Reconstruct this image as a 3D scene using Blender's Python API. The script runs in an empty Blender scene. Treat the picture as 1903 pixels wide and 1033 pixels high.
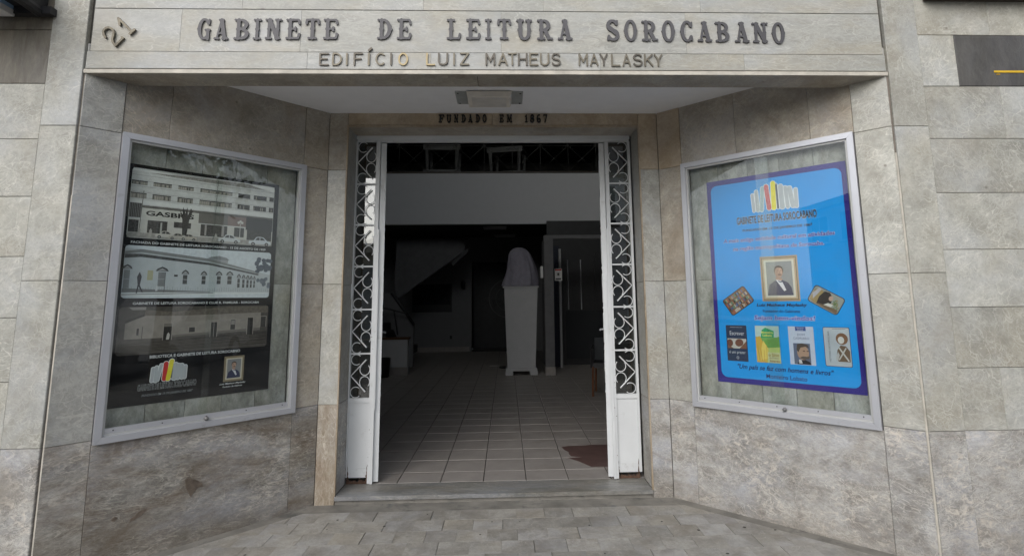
import bpy, bmesh, math, random
import numpy as np
from mathutils import Matrix, Vector
random.seed(7)
R = math.radians
scene = bpy.context.scene
col = scene.collection

# ------------------------------------------------------------------ camera
cam_d = bpy.data.cameras.new('camera'); cam = bpy.data.objects.new('camera', cam_d); col.objects.link(cam)
scene.camera = cam
YAW, PITCH, ROLL = 0.0343, 0.1454, -0.0104
def cam_axes():
    f = Vector((math.sin(YAW), math.cos(YAW), 0)); r = Vector((math.cos(YAW), -math.sin(YAW), 0)); u = Vector((0, 0, 1))
    f2 = f*math.cos(PITCH) + u*math.sin(PITCH); u2 = u*math.cos(PITCH) - f*math.sin(PITCH)
    return r*math.cos(ROLL) + u2*math.sin(ROLL), u2*math.cos(ROLL) - r*math.sin(ROLL), f2
r_, u_, f_ = cam_axes()
m = Matrix(((r_.x, u_.x, -f_.x, 0.0425), (r_.y, u_.y, -f_.y, -3.1216), (r_.z, u_.z, -f_.z, 1.44), (0, 0, 0, 1)))
cam.matrix_world = m
cam_d.sensor_width = 36; cam_d.lens = 1018.8/1903*36
cam_d.shift_x = -23.08/1903; cam_d.shift_y = -108.71/1903
cam_d.clip_start = .05; cam_d.clip_end = 2000

# ------------------------------------------------------------------ world, sun, exposure (overcast day)
SUN_EL, SUN_AZ = R(34), R(206)
world = bpy.data.worlds.new('World'); scene.world = world; world.use_nodes = True
nt = world.node_tree; bg = nt.nodes['Background']
sky = nt.nodes.new('ShaderNodeTexSky'); sky.sky_type = 'NISHITA'; sky.sun_disc = False
sky.sun_elevation = SUN_EL; sky.sun_rotation = SUN_AZ; sky.dust_density = 2.0; sky.air_density = 1.0; sky.ozone_density = 1.0
hsv = nt.nodes.new('ShaderNodeHueSaturation'); hsv.inputs['Saturation'].default_value = .34
nt.links.new(sky.outputs[0], hsv.inputs['Color']); nt.links.new(hsv.outputs[0], bg.inputs[0]); bg.inputs[1].default_value = .15
sd = bpy.data.lights.new('sun', 'SUN'); sun = bpy.data.objects.new('sun', sd); col.objects.link(sun)
sd.energy = .5; sd.angle = R(60); sd.color = (1, .965, .91)
dirv = Vector((math.sin(SUN_AZ)*math.cos(SUN_EL), math.cos(SUN_AZ)*math.cos(SUN_EL), math.sin(SUN_EL)))
sun.rotation_euler = dirv.to_track_quat('Z', 'Y').to_euler()
scene.view_settings.view_transform = 'Standard'; scene.view_settings.look = 'None'
scene.view_settings.gamma = 1; scene.view_settings.exposure = .76
scene.cycles.max_bounces = 10; scene.cycles.diffuse_bounces = 6; scene.cycles.transparent_max_bounces = 12
scene.cycles.sample_clamp_indirect = 6

# ------------------------------------------------------------------ material helpers
def N(nt, t, **k):
    n = nt.nodes.new(t)
    for a, b in k.items():
        if a.startswith('i_'): n.inputs[a[2:].replace('_', ' ')].default_value = b
        else: setattr(n, a, b)
    return n
def rgba(c): return (c[0], c[1], c[2], 1)
def ramp(nt, fac, stops):
    r = nt.nodes.new('ShaderNodeValToRGB'); e = r.color_ramp.elements
    e[0].position, e[0].color = stops[0][0], rgba(stops[0][1]); e[1].position, e[1].color = stops[-1][0], rgba(stops[-1][1])
    for p, c in stops[1:-1]: x = e.new(p); x.color = rgba(c)
    nt.links.new(fac, r.inputs[0]); return r.outputs[0]
def g(v): return (v, v, v)
def mixc(nt, fac, a, b, mode='MIX'):
    n = nt.nodes.new('ShaderNodeMix'); n.data_type = 'RGBA'; n.blend_type = mode
    if isinstance(fac, (int, float)): n.inputs[0].default_value = fac
    else: nt.links.new(fac, n.inputs[0])
    for s, v in ((6, a), (7, b)):
        if isinstance(v, tuple): n.inputs[s].default_value = rgba(v)
        else: nt.links.new(v, n.inputs[s])
    return n.outputs[2]
def mth(nt, op, a, b=0.0):
    n = nt.nodes.new('ShaderNodeMath'); n.operation = op
    for i, v in enumerate((a, b)):
        if isinstance(v, (int, float)): n.inputs[i].default_value = v
        else: nt.links.new(v, n.inputs[i])
    return n.outputs[0]
def newmat(name):
    mt = bpy.data.materials.new(name); mt.use_nodes = True
    return mt, mt.node_tree, mt.node_tree.nodes['Principled BSDF']
def coords(nt, spread=23.0, scale=(1, 1, 1)):
    tc = N(nt, 'ShaderNodeTexCoord'); oi = N(nt, 'ShaderNodeObjectInfo')
    cx = N(nt, 'ShaderNodeCombineXYZ')
    nt.links.new(mth(nt, 'MULTIPLY', oi.outputs['Random'], spread), cx.inputs[0])
    nt.links.new(mth(nt, 'MULTIPLY', oi.outputs['Random'], spread*1.7), cx.inputs[1])
    nt.links.new(mth(nt, 'MULTIPLY', oi.outputs['Random'], spread*2.9), cx.inputs[2])
    ad = N(nt, 'ShaderNodeVectorMath', operation='ADD'); nt.links.new(tc.outputs['Object'], ad.inputs[0]); nt.links.new(cx.outputs[0], ad.inputs[1])
    mp = N(nt, 'ShaderNodeMapping'); mp.inputs['Scale'].default_value = scale; nt.links.new(ad.outputs[0], mp.inputs[0])
    return mp.outputs[0], oi.outputs['Random']
def noise(nt, v, scale, detail=5, rough=.55, dist=0):
    n = N(nt, 'ShaderNodeTexNoise', i_Scale=scale, i_Detail=detail, i_Roughness=rough, i_Distortion=dist); nt.links.new(v, n.inputs['Vector'])
    return n.outputs['Fac']
def bump(nt, bsdf, h, strength=.2, dist=.002):
    b = N(nt, 'ShaderNodeBump', i_Strength=strength, i_Distance=dist); nt.links.new(h, b.inputs['Height']); nt.links.new(b.outputs[0], bsdf.inputs['Normal'])
def marble(name, light, dark, vein, veinamt=.6, grime=(.12, .09, .06), grimeamt=.0, rough=.42, streak=(1, 1, 1.0), vscale=9, crust=0.0, tint=.18, rot=0.5, low=0.0, wcloud=.16):
    mt, nt, b = newmat(name)
    v, rnd = coords(nt, scale=streak)
    mp = N(nt, 'ShaderNodeMapping'); nt.links.new(v, mp.inputs[0])
    rr = N(nt, 'ShaderNodeCombineXYZ'); nt.links.new(mth(nt, 'MULTIPLY', mth(nt, 'SUBTRACT', rnd, .5), rot*4), rr.inputs[1]); nt.links.new(rr.outputs[0], mp.inputs['Rotation'])
    v = mp.outputs[0]
    n1 = noise(nt, v, 3.2, 7, .6, .6); n2 = noise(nt, v, 11, 6, .6)
    n3 = noise(nt, v, 34, 4, .6)
    mixn = mth(nt, 'ADD', mth(nt, 'ADD', mth(nt, 'MULTIPLY', n1, .42), mth(nt, 'MULTIPLY', n2, .34)), mth(nt, 'MULTIPLY', n3, .24))
    base = ramp(nt, mixn, [(.395, dark), (.60, light)])
    gp = N(nt, 'ShaderNodeNewGeometry'); wn = ramp(nt, noise(nt, gp.outputs['Position'], 1.6, 8, .65, .4), [(.38, g(wcloud)), (.60, g(0))])
    base = mixc(nt, wn, base, tuple(c*.55 for c in dark))
    # warm ochre clouding
    oc = ramp(nt, noise(nt, v, 1.7, 4, .6), [(.48, g(0)), (.72, g(1))])
    base = mixc(nt, mth(nt, 'MULTIPLY', oc, .3), base, (light[0]*.98, light[1]*.86, light[2]*.66))
    # light cracked veins
    wv = N(nt, 'ShaderNodeTexNoise', i_Scale=5.0, i_Detail=4.0); nt.links.new(v, wv.inputs['Vector'])
    sc = N(nt, 'ShaderNodeVectorMath', operation='SCALE'); nt.links.new(wv.outputs['Color'], sc.inputs[0]); sc.inputs['Scale'].default_value = .26
    ad = N(nt, 'ShaderNodeVectorMath', operation='ADD'); nt.links.new(v, ad.inputs[0]); nt.links.new(sc.outputs[0], ad.inputs[1])
    vm = N(nt, 'ShaderNodeMapping'); vm.inputs['Scale'].default_value = (1, 1, 1.9); vm.inputs['Rotation'].default_value = (0, .6, 0); nt.links.new(ad.outputs[0], vm.inputs[0])
    masks = []
    for s_, w_ in ((vscale, .03), (vscale*2.3, .045)):
        vo = N(nt, 'ShaderNodeTexVoronoi', feature='DISTANCE_TO_EDGE', i_Scale=s_); nt.links.new(vm.outputs[0], vo.inputs['Vector'])
        masks.append(ramp(nt, vo.outputs['Distance'], [(0, g(1)), (w_, g(0))]))
    pm = ramp(nt, noise(nt, v, 4.3, 4, .6), [(.42, g(0)), (.62, g(1))])
    pm2 = ramp(nt, noise(nt, v, 6.1, 4, .6), [(.45, g(0)), (.66, g(.7))])
    vv = mth(nt, 'MAXIMUM', mth(nt, 'MULTIPLY', masks[0], pm), mth(nt, 'MULTIPLY', masks[1], pm2))
    for s_, d_, w_, a_, st in ((7.5, 1.3, .028, .75, (1, 1, 2.2)), (17, .9, .035, .55, (1, 1, 1.3)), (30, .5, .06, .4, (1.5, 1, 1))):   # soft web of wandering veins
        m3 = N(nt, 'ShaderNodeMapping'); m3.inputs['Scale'].default_value = st; m3.inputs['Rotation'].default_value = (0, .35*s_, 0); nt.links.new(v, m3.inputs[0])
        rg = mth(nt, 'ABSOLUTE', mth(nt, 'SUBTRACT', noise(nt, m3.outputs[0], s_, 2.2, .5, d_), .5))
        wm_ = ramp(nt, rg, [(0, g(1)), (w_, g(0))]); pk = ramp(nt, noise(nt, m3.outputs[0], s_*.33, 3, .6), [(.40, g(0)), (.60, g(a_))])
        vv = mth(nt, 'MAXIMUM', vv, mth(nt, 'MULTIPLY', wm_, pk))
    cc = ramp(nt, noise(nt, v, 1.9, 4, .6, .5), [(.47, g(0)), (.70, g(.55))])
    base = mixc(nt, cc, base, (light[0]*1.04, light[1]*1.1, light[2]*1.28))  # cool bluish patches imitate sky gloss, painted into the stone colour
    sp_ = ramp(nt, noise(nt, v, 60, 5, .7), [(.35, g(.35)), (.52, g(0))]); base = mixc(nt, sp_, base, dark)
    base = mixc(nt, mth(nt, 'MULTIPLY', vv, veinamt), base, vein)
    # per slab tone
    hs = N(nt, 'ShaderNodeHueSaturation'); nt.links.new(base, hs.inputs['Color'])
    nt.links.new(mth(nt, 'ADD', 1-tint/2, mth(nt, 'MULTIPLY', rnd, tint)), hs.inputs['Value'])
    base = hs.outputs[0]
    geo = N(nt, 'ShaderNodeNewGeometry')
    if crust > 0:   # limey crust and rough scale
        cr = ramp(nt, noise(nt, v, 19, 8, .75, 1.2), [(.5, g(0)), (.62, g(1))]); cm = ramp(nt, noise(nt, v, 2.3, 3), [(.42, g(0)), (.6, g(1))])
        base = mixc(nt, mth(nt, 'MULTIPLY', mth(nt, 'MULTIPLY', cr, cm), crust), base, (.62, .57, .5))
    if grimeamt > 0:
        gm = ramp(nt, noise(nt, v, 2.6, 7, .68, .8), [(.47, g(0)), (.68, g(1))])
        base = mixc(nt, mth(nt, 'MULTIPLY', gm, grimeamt), base, grime)
    if low > 0:     # splash dirt near the pavement, ragged
        sp = N(nt, 'ShaderNodeSeparateXYZ'); nt.links.new(geo.outputs['Position'], sp.inputs[0])
        nz = mth(nt, 'ADD', sp.outputs[2], mth(nt, 'MULTIPLY', noise(nt, geo.outputs['Position'], 5, 6, .7), .5))
        lm = ramp(nt, nz, [(.22, g(1)), (.46, g(0))])
        base = mixc(nt, mth(nt, 'MULTIPLY', lm, low), base, (.14, .115, .09))
    # small pits and rust dots
    vd = N(nt, 'ShaderNodeTexVoronoi', i_Scale=4.0); nt.links.new(v, vd.inputs['Vector'])
    dm = ramp(nt, vd.outputs['Distance'], [(.02, g(.55)), (.045, g(0))])
    base = mixc(nt, dm, base, (.1, .08, .06))
    nt.links.new(base, b.inputs['Base Color'])
    rg = mth(nt, 'ADD', rough-.08, mth(nt, 'MULTIPLY', n2, .25)); nt.links.new(rg, b.inputs['Roughness'])
    b.inputs['Specular IOR Level'].default_value = .35
    fine = noise(nt, v, 90, 4, .6)
    hgt = mth(nt, 'ADD', mth(nt, 'MULTIPLY', fine, .35), mth(nt, 'ADD', n2, mth(nt, 'MULTIPLY', vv, .2)))
    bump(nt, b, hgt, .35 if crust == 0 else .8, .003)
    return mt
def plain(name, c, rough=.6, metal=0, var=.12, vs=8, bmp=.1, spec=.4, grime=None, gs=6, glo=.55, ghi=.7, bd=.001):
    mt, nt, b = newmat(name)
    v, rnd = coords(nt)
    n = noise(nt, v, vs, 6, .6)
    base = ramp(nt, n, [(.3, tuple(x*(1-var) for x in c)), (.7, tuple(min(1, x*(1+var)) for x in c))])
    if grime:
        gm = ramp(nt, noise(nt, v, gs, 7, .7), [(glo, g(0)), (ghi, g(1))]); base = mixc(nt, gm, base, grime)
    nt.links.new(base, b.inputs['Base Color']); b.inputs['Roughness'].default_value = rough; b.inputs['Metallic'].default_value = metal
    b.inputs['Specular IOR Level'].default_value = spec
    if bmp: bump(nt, b, noise(nt, v, vs*9, 3), bmp, bd)
    return mt
def glassmat(name, tint, ior=1.5, rough=0.0, dirt=.05):
    mt = bpy.data.materials.new(name); mt.use_nodes = True; nt = mt.node_tree; nt.nodes.clear()
    out = N(nt, 'ShaderNodeOutputMaterial'); tr = N(nt, 'ShaderNodeBsdfTransparent'); gl = N(nt, 'ShaderNodeBsdfGlossy', i_Roughness=rough)
    tr.inputs[0].default_value = rgba(tint); gl.inputs[0].default_value = (1, 1, 1, 1)
    fr = N(nt, 'ShaderNodeFresnel'); ge = N(nt, 'ShaderNodeNewGeometry')
    i = mth(nt, 'ADD', ior, mth(nt, 'MULTIPLY', ge.outputs['Backfacing'], 1/ior-ior)); nt.links.new(i, fr.inputs[0])
    mx = N(nt, 'ShaderNodeMixShader'); nt.links.new(fr.outputs[0], mx.inputs[0]); nt.links.new(tr.outputs[0], mx.inputs[1]); nt.links.new(gl.outputs[0], mx.inputs[2])
    df = N(nt, 'ShaderNodeBsdfDiffuse'); df.inputs[0].default_value = (.5, .48, .44, 1)
    v, _ = coords(nt); dm = ramp(nt, noise(nt, v, 5, 8, .7), [(.45, g(0)), (.8, g(dirt*2.5))])
    m2 = N(nt, 'ShaderNodeMixShader'); nt.links.new(dm, m2.inputs[0]); nt.links.new(mx.outputs[0], m2.inputs[1]); nt.links.new(df.outputs[0], m2.inputs[2])
    nt.links.new(m2.outputs[0], out.inputs[0]); return mt

MAT = {}
MAT['wall'] = marble('veined beige marble', (.44, .437, .395), (.275, .272, .243), (.67, .66, .60), .68, grime=(.26, .225, .17), grimeamt=.32, tint=.2)
MAT['fascia'] = marble('pale fascia marble', (.40, .40, .372), (.30, .30, .275), (.60, .60, .56), .65, tint=.05, grime=(.37, .31, .20), grimeamt=.3, rot=.1, streak=(.6, 1, 1.3))
MAT['splay'] = marble('grey brown marble', (.41, .382, .335), (.24, .222, .19), (.56, .50, .40), .75, grime=(.19, .14, .095), grimeamt=.45, tint=.16)
MAT['panel'] = marble('cool grey marble', (.40, .402, .38), (.25, .25, .232), (.58, .56, .51), .8, grime=(.16, .15, .12), grimeamt=.35, tint=.1)
MAT['ochre'] = marble('ochre marble', (.46, .38, .275), (.29, .23, .165), (.55, .48, .37), .55, grime=(.17, .115, .065), grimeamt=.4, tint=.12)
MAT['ochrebase'] = marble('flaking ochre plinth', (.42, .375, .305), (.22, .165, .11), (.66, .61, .52), .8, grime=(.2, .13, .07), grimeamt=.6, tint=.1, crust=.75, streak=(1.6, 1, .6))
MAT['base'] = marble('worn plinth marble', (.46, .462, .455), (.215, .205, .19), (.70, .67, .61), .8, grime=(.18, .155, .125), grimeamt=.5, crust=.8, rough=.5, tint=.12, low=.3, streak=(1, 1, 1.5), wcloud=.45)
MAT['basedark'] = marble('stained plinth marble', (.37, .36, .335), (.125, .115, .10), (.58, .54, .47), .75, grime=(.125, .09, .06), grimeamt=.7, crust=.7, rough=.45, tint=.08, low=.4, streak=(.8, 1, 1.9), wcloud=.5)
MAT['shadewall'] = marble('stained marble with painted awning shade', (.21, .19, .155), (.11, .10, .08), (.30, .27, .22), .3, grime=(.05, .042, .03), grimeamt=.75, tint=.1, streak=(2.2, 1, .6))  # stains plus the shade below the awning, both put into the colour
MAT['backing'] = marble('greenish case marble', (.40, .405, .375), (.15, .155, .14), (.5, .5, .46), .4, grime=(.06, .06, .045), grimeamt=.6, tint=.1, streak=(1.4, 1, .8))
MAT['step'] = marble('grey doorstep marble', (.27, .265, .25), (.10, .105, .10), (.46, .44, .38), .5, grime=(.16, .13, .09), grimeamt=.5, tint=.05, streak=(.5, 1.6, 1), rough=.35)
MAT['plaque'] = marble('dark grey granite', (.10, .098, .095), (.055, .054, .053), (.3, .29, .28), .12, grime=(.2, .19, .18), grimeamt=.25, tint=.02, rough=.4, streak=(1.4, 1, .5))
MAT['paver'] = marble('grey marble paving', (.40, .385, .352), (.23, .22, .20), (.50, .48, .43), .5, grime=(.11, .092, .07), grimeamt=.5, tint=.16, rough=.5, vscale=14, wcloud=.45)
MAT['mortar'] = plain('dark joint mortar', (.19, .18, .16), .9, var=.3)
MAT['cement'] = plain('stained cement', (.20, .19, .17), .8, var=.3, vs=5, grime=(.1, .1, .095), bmp=.5)
MAT['ceiling'] = plain('white ceiling plaster', (.74, .745, .765), .9, var=.03, bmp=.05)
MAT['alu'] = plain('satin aluminium', (.50, .51, .545), .42, .55, var=.06, vs=3, grime=(.33, .33, .34), gs=14, glo=.62, ghi=.8, bmp=.05)
MAT['alud'] = plain('dull aluminium light', (.47, .475, .47), .55, .3, var=.06)
MAT['white'] = plain('chipped white enamel', (.64, .66, .67), .45, var=.05, vs=4, grime=(.40, .40, .38), gs=9, glo=.6, ghi=.85, bmp=.12)
MAT['rust'] = plain('rusted steel', (.095, .055, .037), .85, var=.5, vs=30, bmp=.8)
MAT['bronze'] = plain('weathered bronze', (.11, .10, .085), .5, .5, var=.25, vs=25, spec=.3)
MAT['bronze_b'] = plain('aged olive bronze', (.15, .135, .105), .5, .5, var=.3, vs=25)
MAT['brass'] = plain('bright worn brass', (.33, .27, .16), .5, .4, var=.2, vs=25)
MAT['letter'] = plain('grey painted metal letters', (.088, .086, .092), .55, .25, var=.15, vs=20)
MAT['blackletter'] = plain('blackened letters', (.022, .021, .019), .6, .1, var=.3, vs=20)
MAT['tile'] = plain('taupe floor tile', (.27, .25, .235), .45, var=.12, vs=7, grime=(.22, .2, .18), gs=3, bmp=.08)
MAT['redpatch'] = plain('reddish floor paint', (.095, .058, .052), .45, var=.25, vs=12, bmp=.2)
MAT['grout'] = plain('dark grout', (.06, .055, .05), .8, var=.3)
MAT['plaster'] = plain('lobby wall plaster', (.42, .42, .43), .85, var=.04, bmp=.06)
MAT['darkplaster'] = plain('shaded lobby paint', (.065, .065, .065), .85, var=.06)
MAT['black'] = plain('black paint', (.02, .02, .022), .45, var=.2)
MAT['darkwood'] = plain('dark wood', (.05, .035, .028), .5, var=.3)
MAT['cloth'] = plain('pale lilac dust sheet', (.22, .21, .255), .9, var=.1, vs=12, bmp=.4, bd=.003)
MAT['plastic'] = plain('white plastic', (.6, .6, .6), .45, var=.04)
MAT['glass'] = glassmat('display glass', (.955, .97, .96), 1.40, dirt=.008)
MAT['pane'] = glassmat('sidelight glass', (.45, .48, .47), 2.0, dirt=.02)
MAT['putty'] = plain('cream joint strip', (.50, .47, .41), .7, var=.2, vs=12)
MAT['puttyd'] = plain('dirty joint strip', (.19, .165, .14), .8, var=.3, vs=12)
MAT['blue'] = plain('pale blue plastic', (.25, .38, .55), .4)
MAT['asphalt'] = plain('asphalt', (.055, .054, .052), .9, var=.25, vs=40, bmp=.5)
MAT['yellow'] = plain('yellow paint', (.62, .40, .03), .6, var=.1)
_ink = {}
def ink(c, var=.05, vs=30, rough=.5):
    k = (round(c[0], 3), round(c[1], 3), round(c[2], 3), var, vs)
    if k not in _ink: _ink[k] = plain('printed ink', c, rough, var=var, vs=vs, bmp=0, spec=.08)
    return _ink[k]

# ------------------------------------------------------------------ mesh helpers
class MB:
    def __init__(s): s.v = []; s.f = []; s.mi = []; s.mats = []
    def mat(s, mt):
        if mt not in s.mats: s.mats.append(mt)
        return s.mats.index(mt)
    def add(s, vs, fs, mt=None):
        o = len(s.v); s.v += [tuple(p) for p in vs]; k = s.mat(mt) if mt else 0
        for f in fs: s.f.append(tuple(i+o for i in f)); s.mi.append(k)
        return s
    def box(s, x0, x1, y0, y1, z0, z1, mt=None):
        return s.add([(x0, y0, z0), (x1, y0, z0), (x1, y1, z0), (x0, y1, z0), (x0, y0, z1), (x1, y0, z1), (x1, y1, z1), (x0, y1, z1)],
                     [(0, 1, 5, 4), (1, 2, 6, 5), (2, 3, 7, 6), (3, 0, 4, 7), (4, 5, 6, 7), (3, 2, 1, 0)], mt)
    def slab(s, w, h, t, c=.003, mt=None):   # front face at y=0, chamfered
        v = [(0, t, 0), (w, t, 0), (w, t, h), (0, t, h), (0, c, 0), (w, c, 0), (w, c, h), (0, c, h), (c, 0, c), (w-c, 0, c), (w-c, 0, h-c), (c, 0, h-c)]
        f = [(1, 0, 3, 2), (8, 9, 10, 11)]
        for i in range(4):
            j = (i+1) % 4; f += [(i, j, j+4, i+4), (i+4, j+4, j+8, i+8)]
        return s.add(v, f, mt)
    def prism(s, poly, y0, y1, mt=None):     # poly in xz, extruded along y
        n = len(poly); v = [(x, y0, z) for x, z in poly] + [(x, y1, z) for x, z in poly]
        return s.add(v, [tuple(range(n)), tuple(range(2*n-1, n-1, -1))] + [(i, i+n, (i+1) % n+n, (i+1) % n) for i in range(n)], mt)
    def plan(s, poly, z0, z1, mt=None):      # poly in xy, extruded along z
        n = len(poly); v = [(x, y, z0) for x, y in poly] + [(x, y, z1) for x, y in poly]
        return s.add(v, [tuple(range(n-1, -1, -1)), tuple(range(n, 2*n))] + [(i, (i+1) % n, (i+1) % n+n, i+n) for i in range(n)], mt)
    def flat(s, poly, y, mt=None):           # print: face towards -y
        return s.add([(x, y, z) for x, z in poly], [tuple(range(len(poly)))], mt)
    def tube(s, pts, r, n=6, mt=None, r2=None, closed=False):
        pts = [Vector(p) for p in pts]; m_ = len(pts); rings = []
        ref = None
        for i, p in enumerate(pts):
            a = pts[i-1] if (i > 0 or closed) else p; b = pts[(i+1) % m_] if (i < m_-1 or closed) else p
            t = (b-a).normalized()
            if ref is None: ref = Vector((0, 1, 0)) if abs(t.y) < .8 else Vector((1, 0, 0))
            u = (ref - t*ref.dot(t)).normalized(); w = t.cross(u)
            rr = r if r2 is None else r+(r2-r)*i/(m_-1)
            rings.append([p+u*(rr*math.cos(2*math.pi*k/n))+w*(rr*math.sin(2*math.pi*k/n)) for k in range(n)]); ref = u
        vs = [q for R_ in rings for q in R_]; fs = []
        for i in range(m_ if closed else m_-1):
            j = (i+1) % m_
            for k in range(n): fs.append((i*n+k, i*n+(k+1) % n, j*n+(k+1) % n, j*n+k))
        if not closed: fs += [tuple(range(n-1, -1, -1)), tuple(range((m_-1)*n, m_*n))]
        return s.add(vs, fs, mt)
    def lathe(s, prof, n=16, mt=None, c=(0, 0)):
        vs = []; fs = []; m_ = len(prof)
        for r, z in prof:
            for k in range(n): a = 2*math.pi*k/n; vs.append((c[0]+r*math.cos(a), c[1]+r*math.sin(a), z))
        for i in range(m_-1):
            for k in range(n): fs.append((i*n+k, i*n+(k+1) % n, (i+1)*n+(k+1) % n, (i+1)*n+k))
        fs += [tuple(range(n-1, -1, -1)), tuple(range((m_-1)*n, m_*n))]
        return s.add(vs, fs, mt)
    def mesh(s, name, mt=None, smooth=False):
        me = bpy.data.meshes.new(name); me.from_pydata(s.v, [], s.f)
        if s.mats:
            for x in s.mats: me.materials.append(x)
            me.polygons.foreach_set('material_index', s.mi)
        elif mt: me.materials.append(mt)
        if smooth: me.polygons.foreach_set('use_smooth', [True]*len(me.polygons))
        bm = bmesh.new(); bm.from_mesh(me)
        if not s.noflip: bmesh.ops.recalc_face_normals(bm, faces=bm.faces)
        bm.to_mesh(me); bm.free(); me.update(); return me
    noflip = False
    def build(s, name, mt=None, parent=None, mtx=None, smooth=False):
        return link(name, s.mesh(name, mt, smooth), parent, mtx)
def link(name, data, parent=None, mtx=None):
    o = bpy.data.objects.new(name, data); col.objects.link(o)
    if parent: o.parent = parent
    if mtx is not None: o.matrix_local = mtx
    return o
def tag(o, label=None, cat=None, group=None, kind=None):
    if label: o['label'] = label
    if cat: o['category'] = cat
    if group: o['group'] = group
    if kind: o['kind'] = kind
    return o
def thing(name, label, cat, mtx=None, group=None): return tag(link(name, None, None, mtx), label, cat, group)
def copy_tree(o, parent=None):
    c = o.copy(); col.objects.link(c)
    if parent: c.parent = parent
    for ch in list(o.children): copy_tree(ch, c)
    return c
def frame2(ox, oy, ux, uy, oz=0):
    l = math.hypot(ux, uy); ux /= l; uy /= l
    return Matrix(((ux, -uy, 0, ox), (uy, ux, 0, oy), (0, 0, 1, oz), (0, 0, 0, 1)))
T = Matrix.Translation
def arc(cx, cz, r, a0, a1, n=12, y=0, rz=None):
    rz = rz or r
    return [(cx+r*math.cos(R(a0+(a1-a0)*i/n)), y, cz+rz*math.sin(R(a0+(a1-a0)*i/n))) for i in range(n+1)]

# ------------------------------------------------------------------ measures
XL, XR, B = -2.4075, 2.3813, 1.1213
CL, CR, DL, DR = -1.3487, 1.2665, -1.2051, 1.1149
ZL, ZC, ZD, ZM, ZB, ZT = 2.79, 2.923, 2.816, 1.571, .690, .052
PL, PR = -2.623, 2.602                       # outer edges of the pilasters
tL = Vector((CL-XL, B)); LL = tL.length; tR = Vector((CR-XR, B)); LR = tR.length
F0 = Matrix.Identity(4)
FL = frame2(XL, 0, tL.x, tL.y); FR = frame2(CR, B, -tR.x, -tR.y)
FB = T((0, B, 0))
FRL = frame2(DL, B, 0, 1); FRR = frame2(DR, B+.265, 0, -1)
COURSES = [0, ZB, 1.031, 1.371, 1.705, 2.043, 2.376, 2.708, 3.040, 3.374, 3.708, 4.04, 4.4]

# ------------------------------------------------------------------ ground (setting)
mb = MB(); mb.box(-400, 400, -400, 60, -1.2, -.14)
ground = tag(mb.build('ground', MAT['asphalt']), kind='structure')
mb = MB(); mb.box(-60, 60, -12.2, -4.1, -.14, -.136)
tag(mb.build('road', MAT['asphalt']), kind='structure')
mb = MB(); mb.box(-60, 60, -3.95, 1.6, -.3, -.006)
pave = tag(mb.build('pavement', MAT['cement']), kind='structure')
for i in range(-12, 12):
    k = MB(); k.box(i*1.0+.004, i*1.0+.996, -4.1, -3.955, -.3, .002); k.build('kerb_stone', MAT['cement'], pave)
mb = MB(); mb.box(-60, 60, -15.2, -12.2, -.3, 0)
tag(mb.build('far_pavement', MAT['cement']), kind='structure')

# pavers, clipped to the recess outline
def clip(poly, a, b, c):      # keep a*x+b*y<=c
    out = []
    for i in range(len(poly)):
        p, q = poly[i], poly[(i+1) % len(poly)]; dp = a*p[0]+b*p[1]-c; dq = a*q[0]+b*q[1]-c
        if dp <= 0: out.append(p)
        if dp*dq < 0: t = dp/(dp-dq); out.append((p[0]+(q[0]-p[0])*t, p[1]+(q[1]-p[1])*t))
    return out
nL = Vector((tL.y, -tL.x))/LL; nR = Vector((-tR.y, tR.x))/LR   # outward (towards street) normals of the splays
nR = Vector((-abs(nR.x), -abs(nR.y)))
def paver_poly(x0, x1, y0, y1):
    p = [(x0, y0), (x1, y0), (x1, y1), (x0, y1)]
    p = clip(p, 0, 1, .957)
    if y1 > -.25:
        p = clip(p, -nL.x, -nL.y, -(nL.x*XL)-.10) if x0 < 0 else clip(p, -nR.x, -nR.y, -(nR.x*XR)-.10)
    if y1 > -.12 and (x1 < XL+.15 or x0 > XR-.15): p = clip(p, 0, 1, -.12)
    return p
PW, PH = .1915, .169; near = []; rest = MB()
for j in range(30):
    y1 = .957-j*PH; y0 = y1-PH+.0018
    for i in range(-24, 24):
        x0 = -1.239+.005+(i+6)*PW-(.5*PW if j % 2 else 0) + random.uniform(-.004, .004); x1 = x0+PW-.0018
        p = paver_poly(x0, x1, y0, y1)
        if len(p) < 3: continue
        xs = [q[0] for q in p]; ys = [q[1] for q in p]
        if (max(xs)-min(xs)) < .02 or (max(ys)-min(ys)) < .02: continue
        if y0 > -.9 and -2.35 < x0 < 2.3: near.append(p)
        elif y0 > -3.9: rest.plan(p, -.02, random.uniform(-.001, .001))
random.Random(3).shuffle(near); extra = near[290:]; near = near[:290]
for p in near:
    cx = sum(a for a, _ in p)/len(p); cy = sum(b for _, b in p)/len(p)
    q = MB(); q.plan([(a-cx, b-cy) for a, b in p], -.02, 0)
    q.build('paver', MAT['paver'], pave, T((cx, cy, random.uniform(-.0014, .0006))))
for p in extra: rest.plan(p, -.02, -.001)
tag(rest.build('paver', MAT['paver'], pave), kind='stuff')

rg_ = random.Random(21); q = MB()
for _ in range(46):
    a, b = rg_.uniform(-2.2, 2.2), rg_.uniform(-.9, .9); r = rg_.uniform(.004, .011)
    q.plan([(a+r*rg_.uniform(.7, 1.2)*math.cos(k*.785), b+r*rg_.uniform(.7, 1.2)*math.sin(k*.785)) for k in range(8)], .0011, .002)
tag(q.build('gum_spots', plain('old gum', (.06, .055, .05), .8), pave), kind='stuff')

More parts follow.
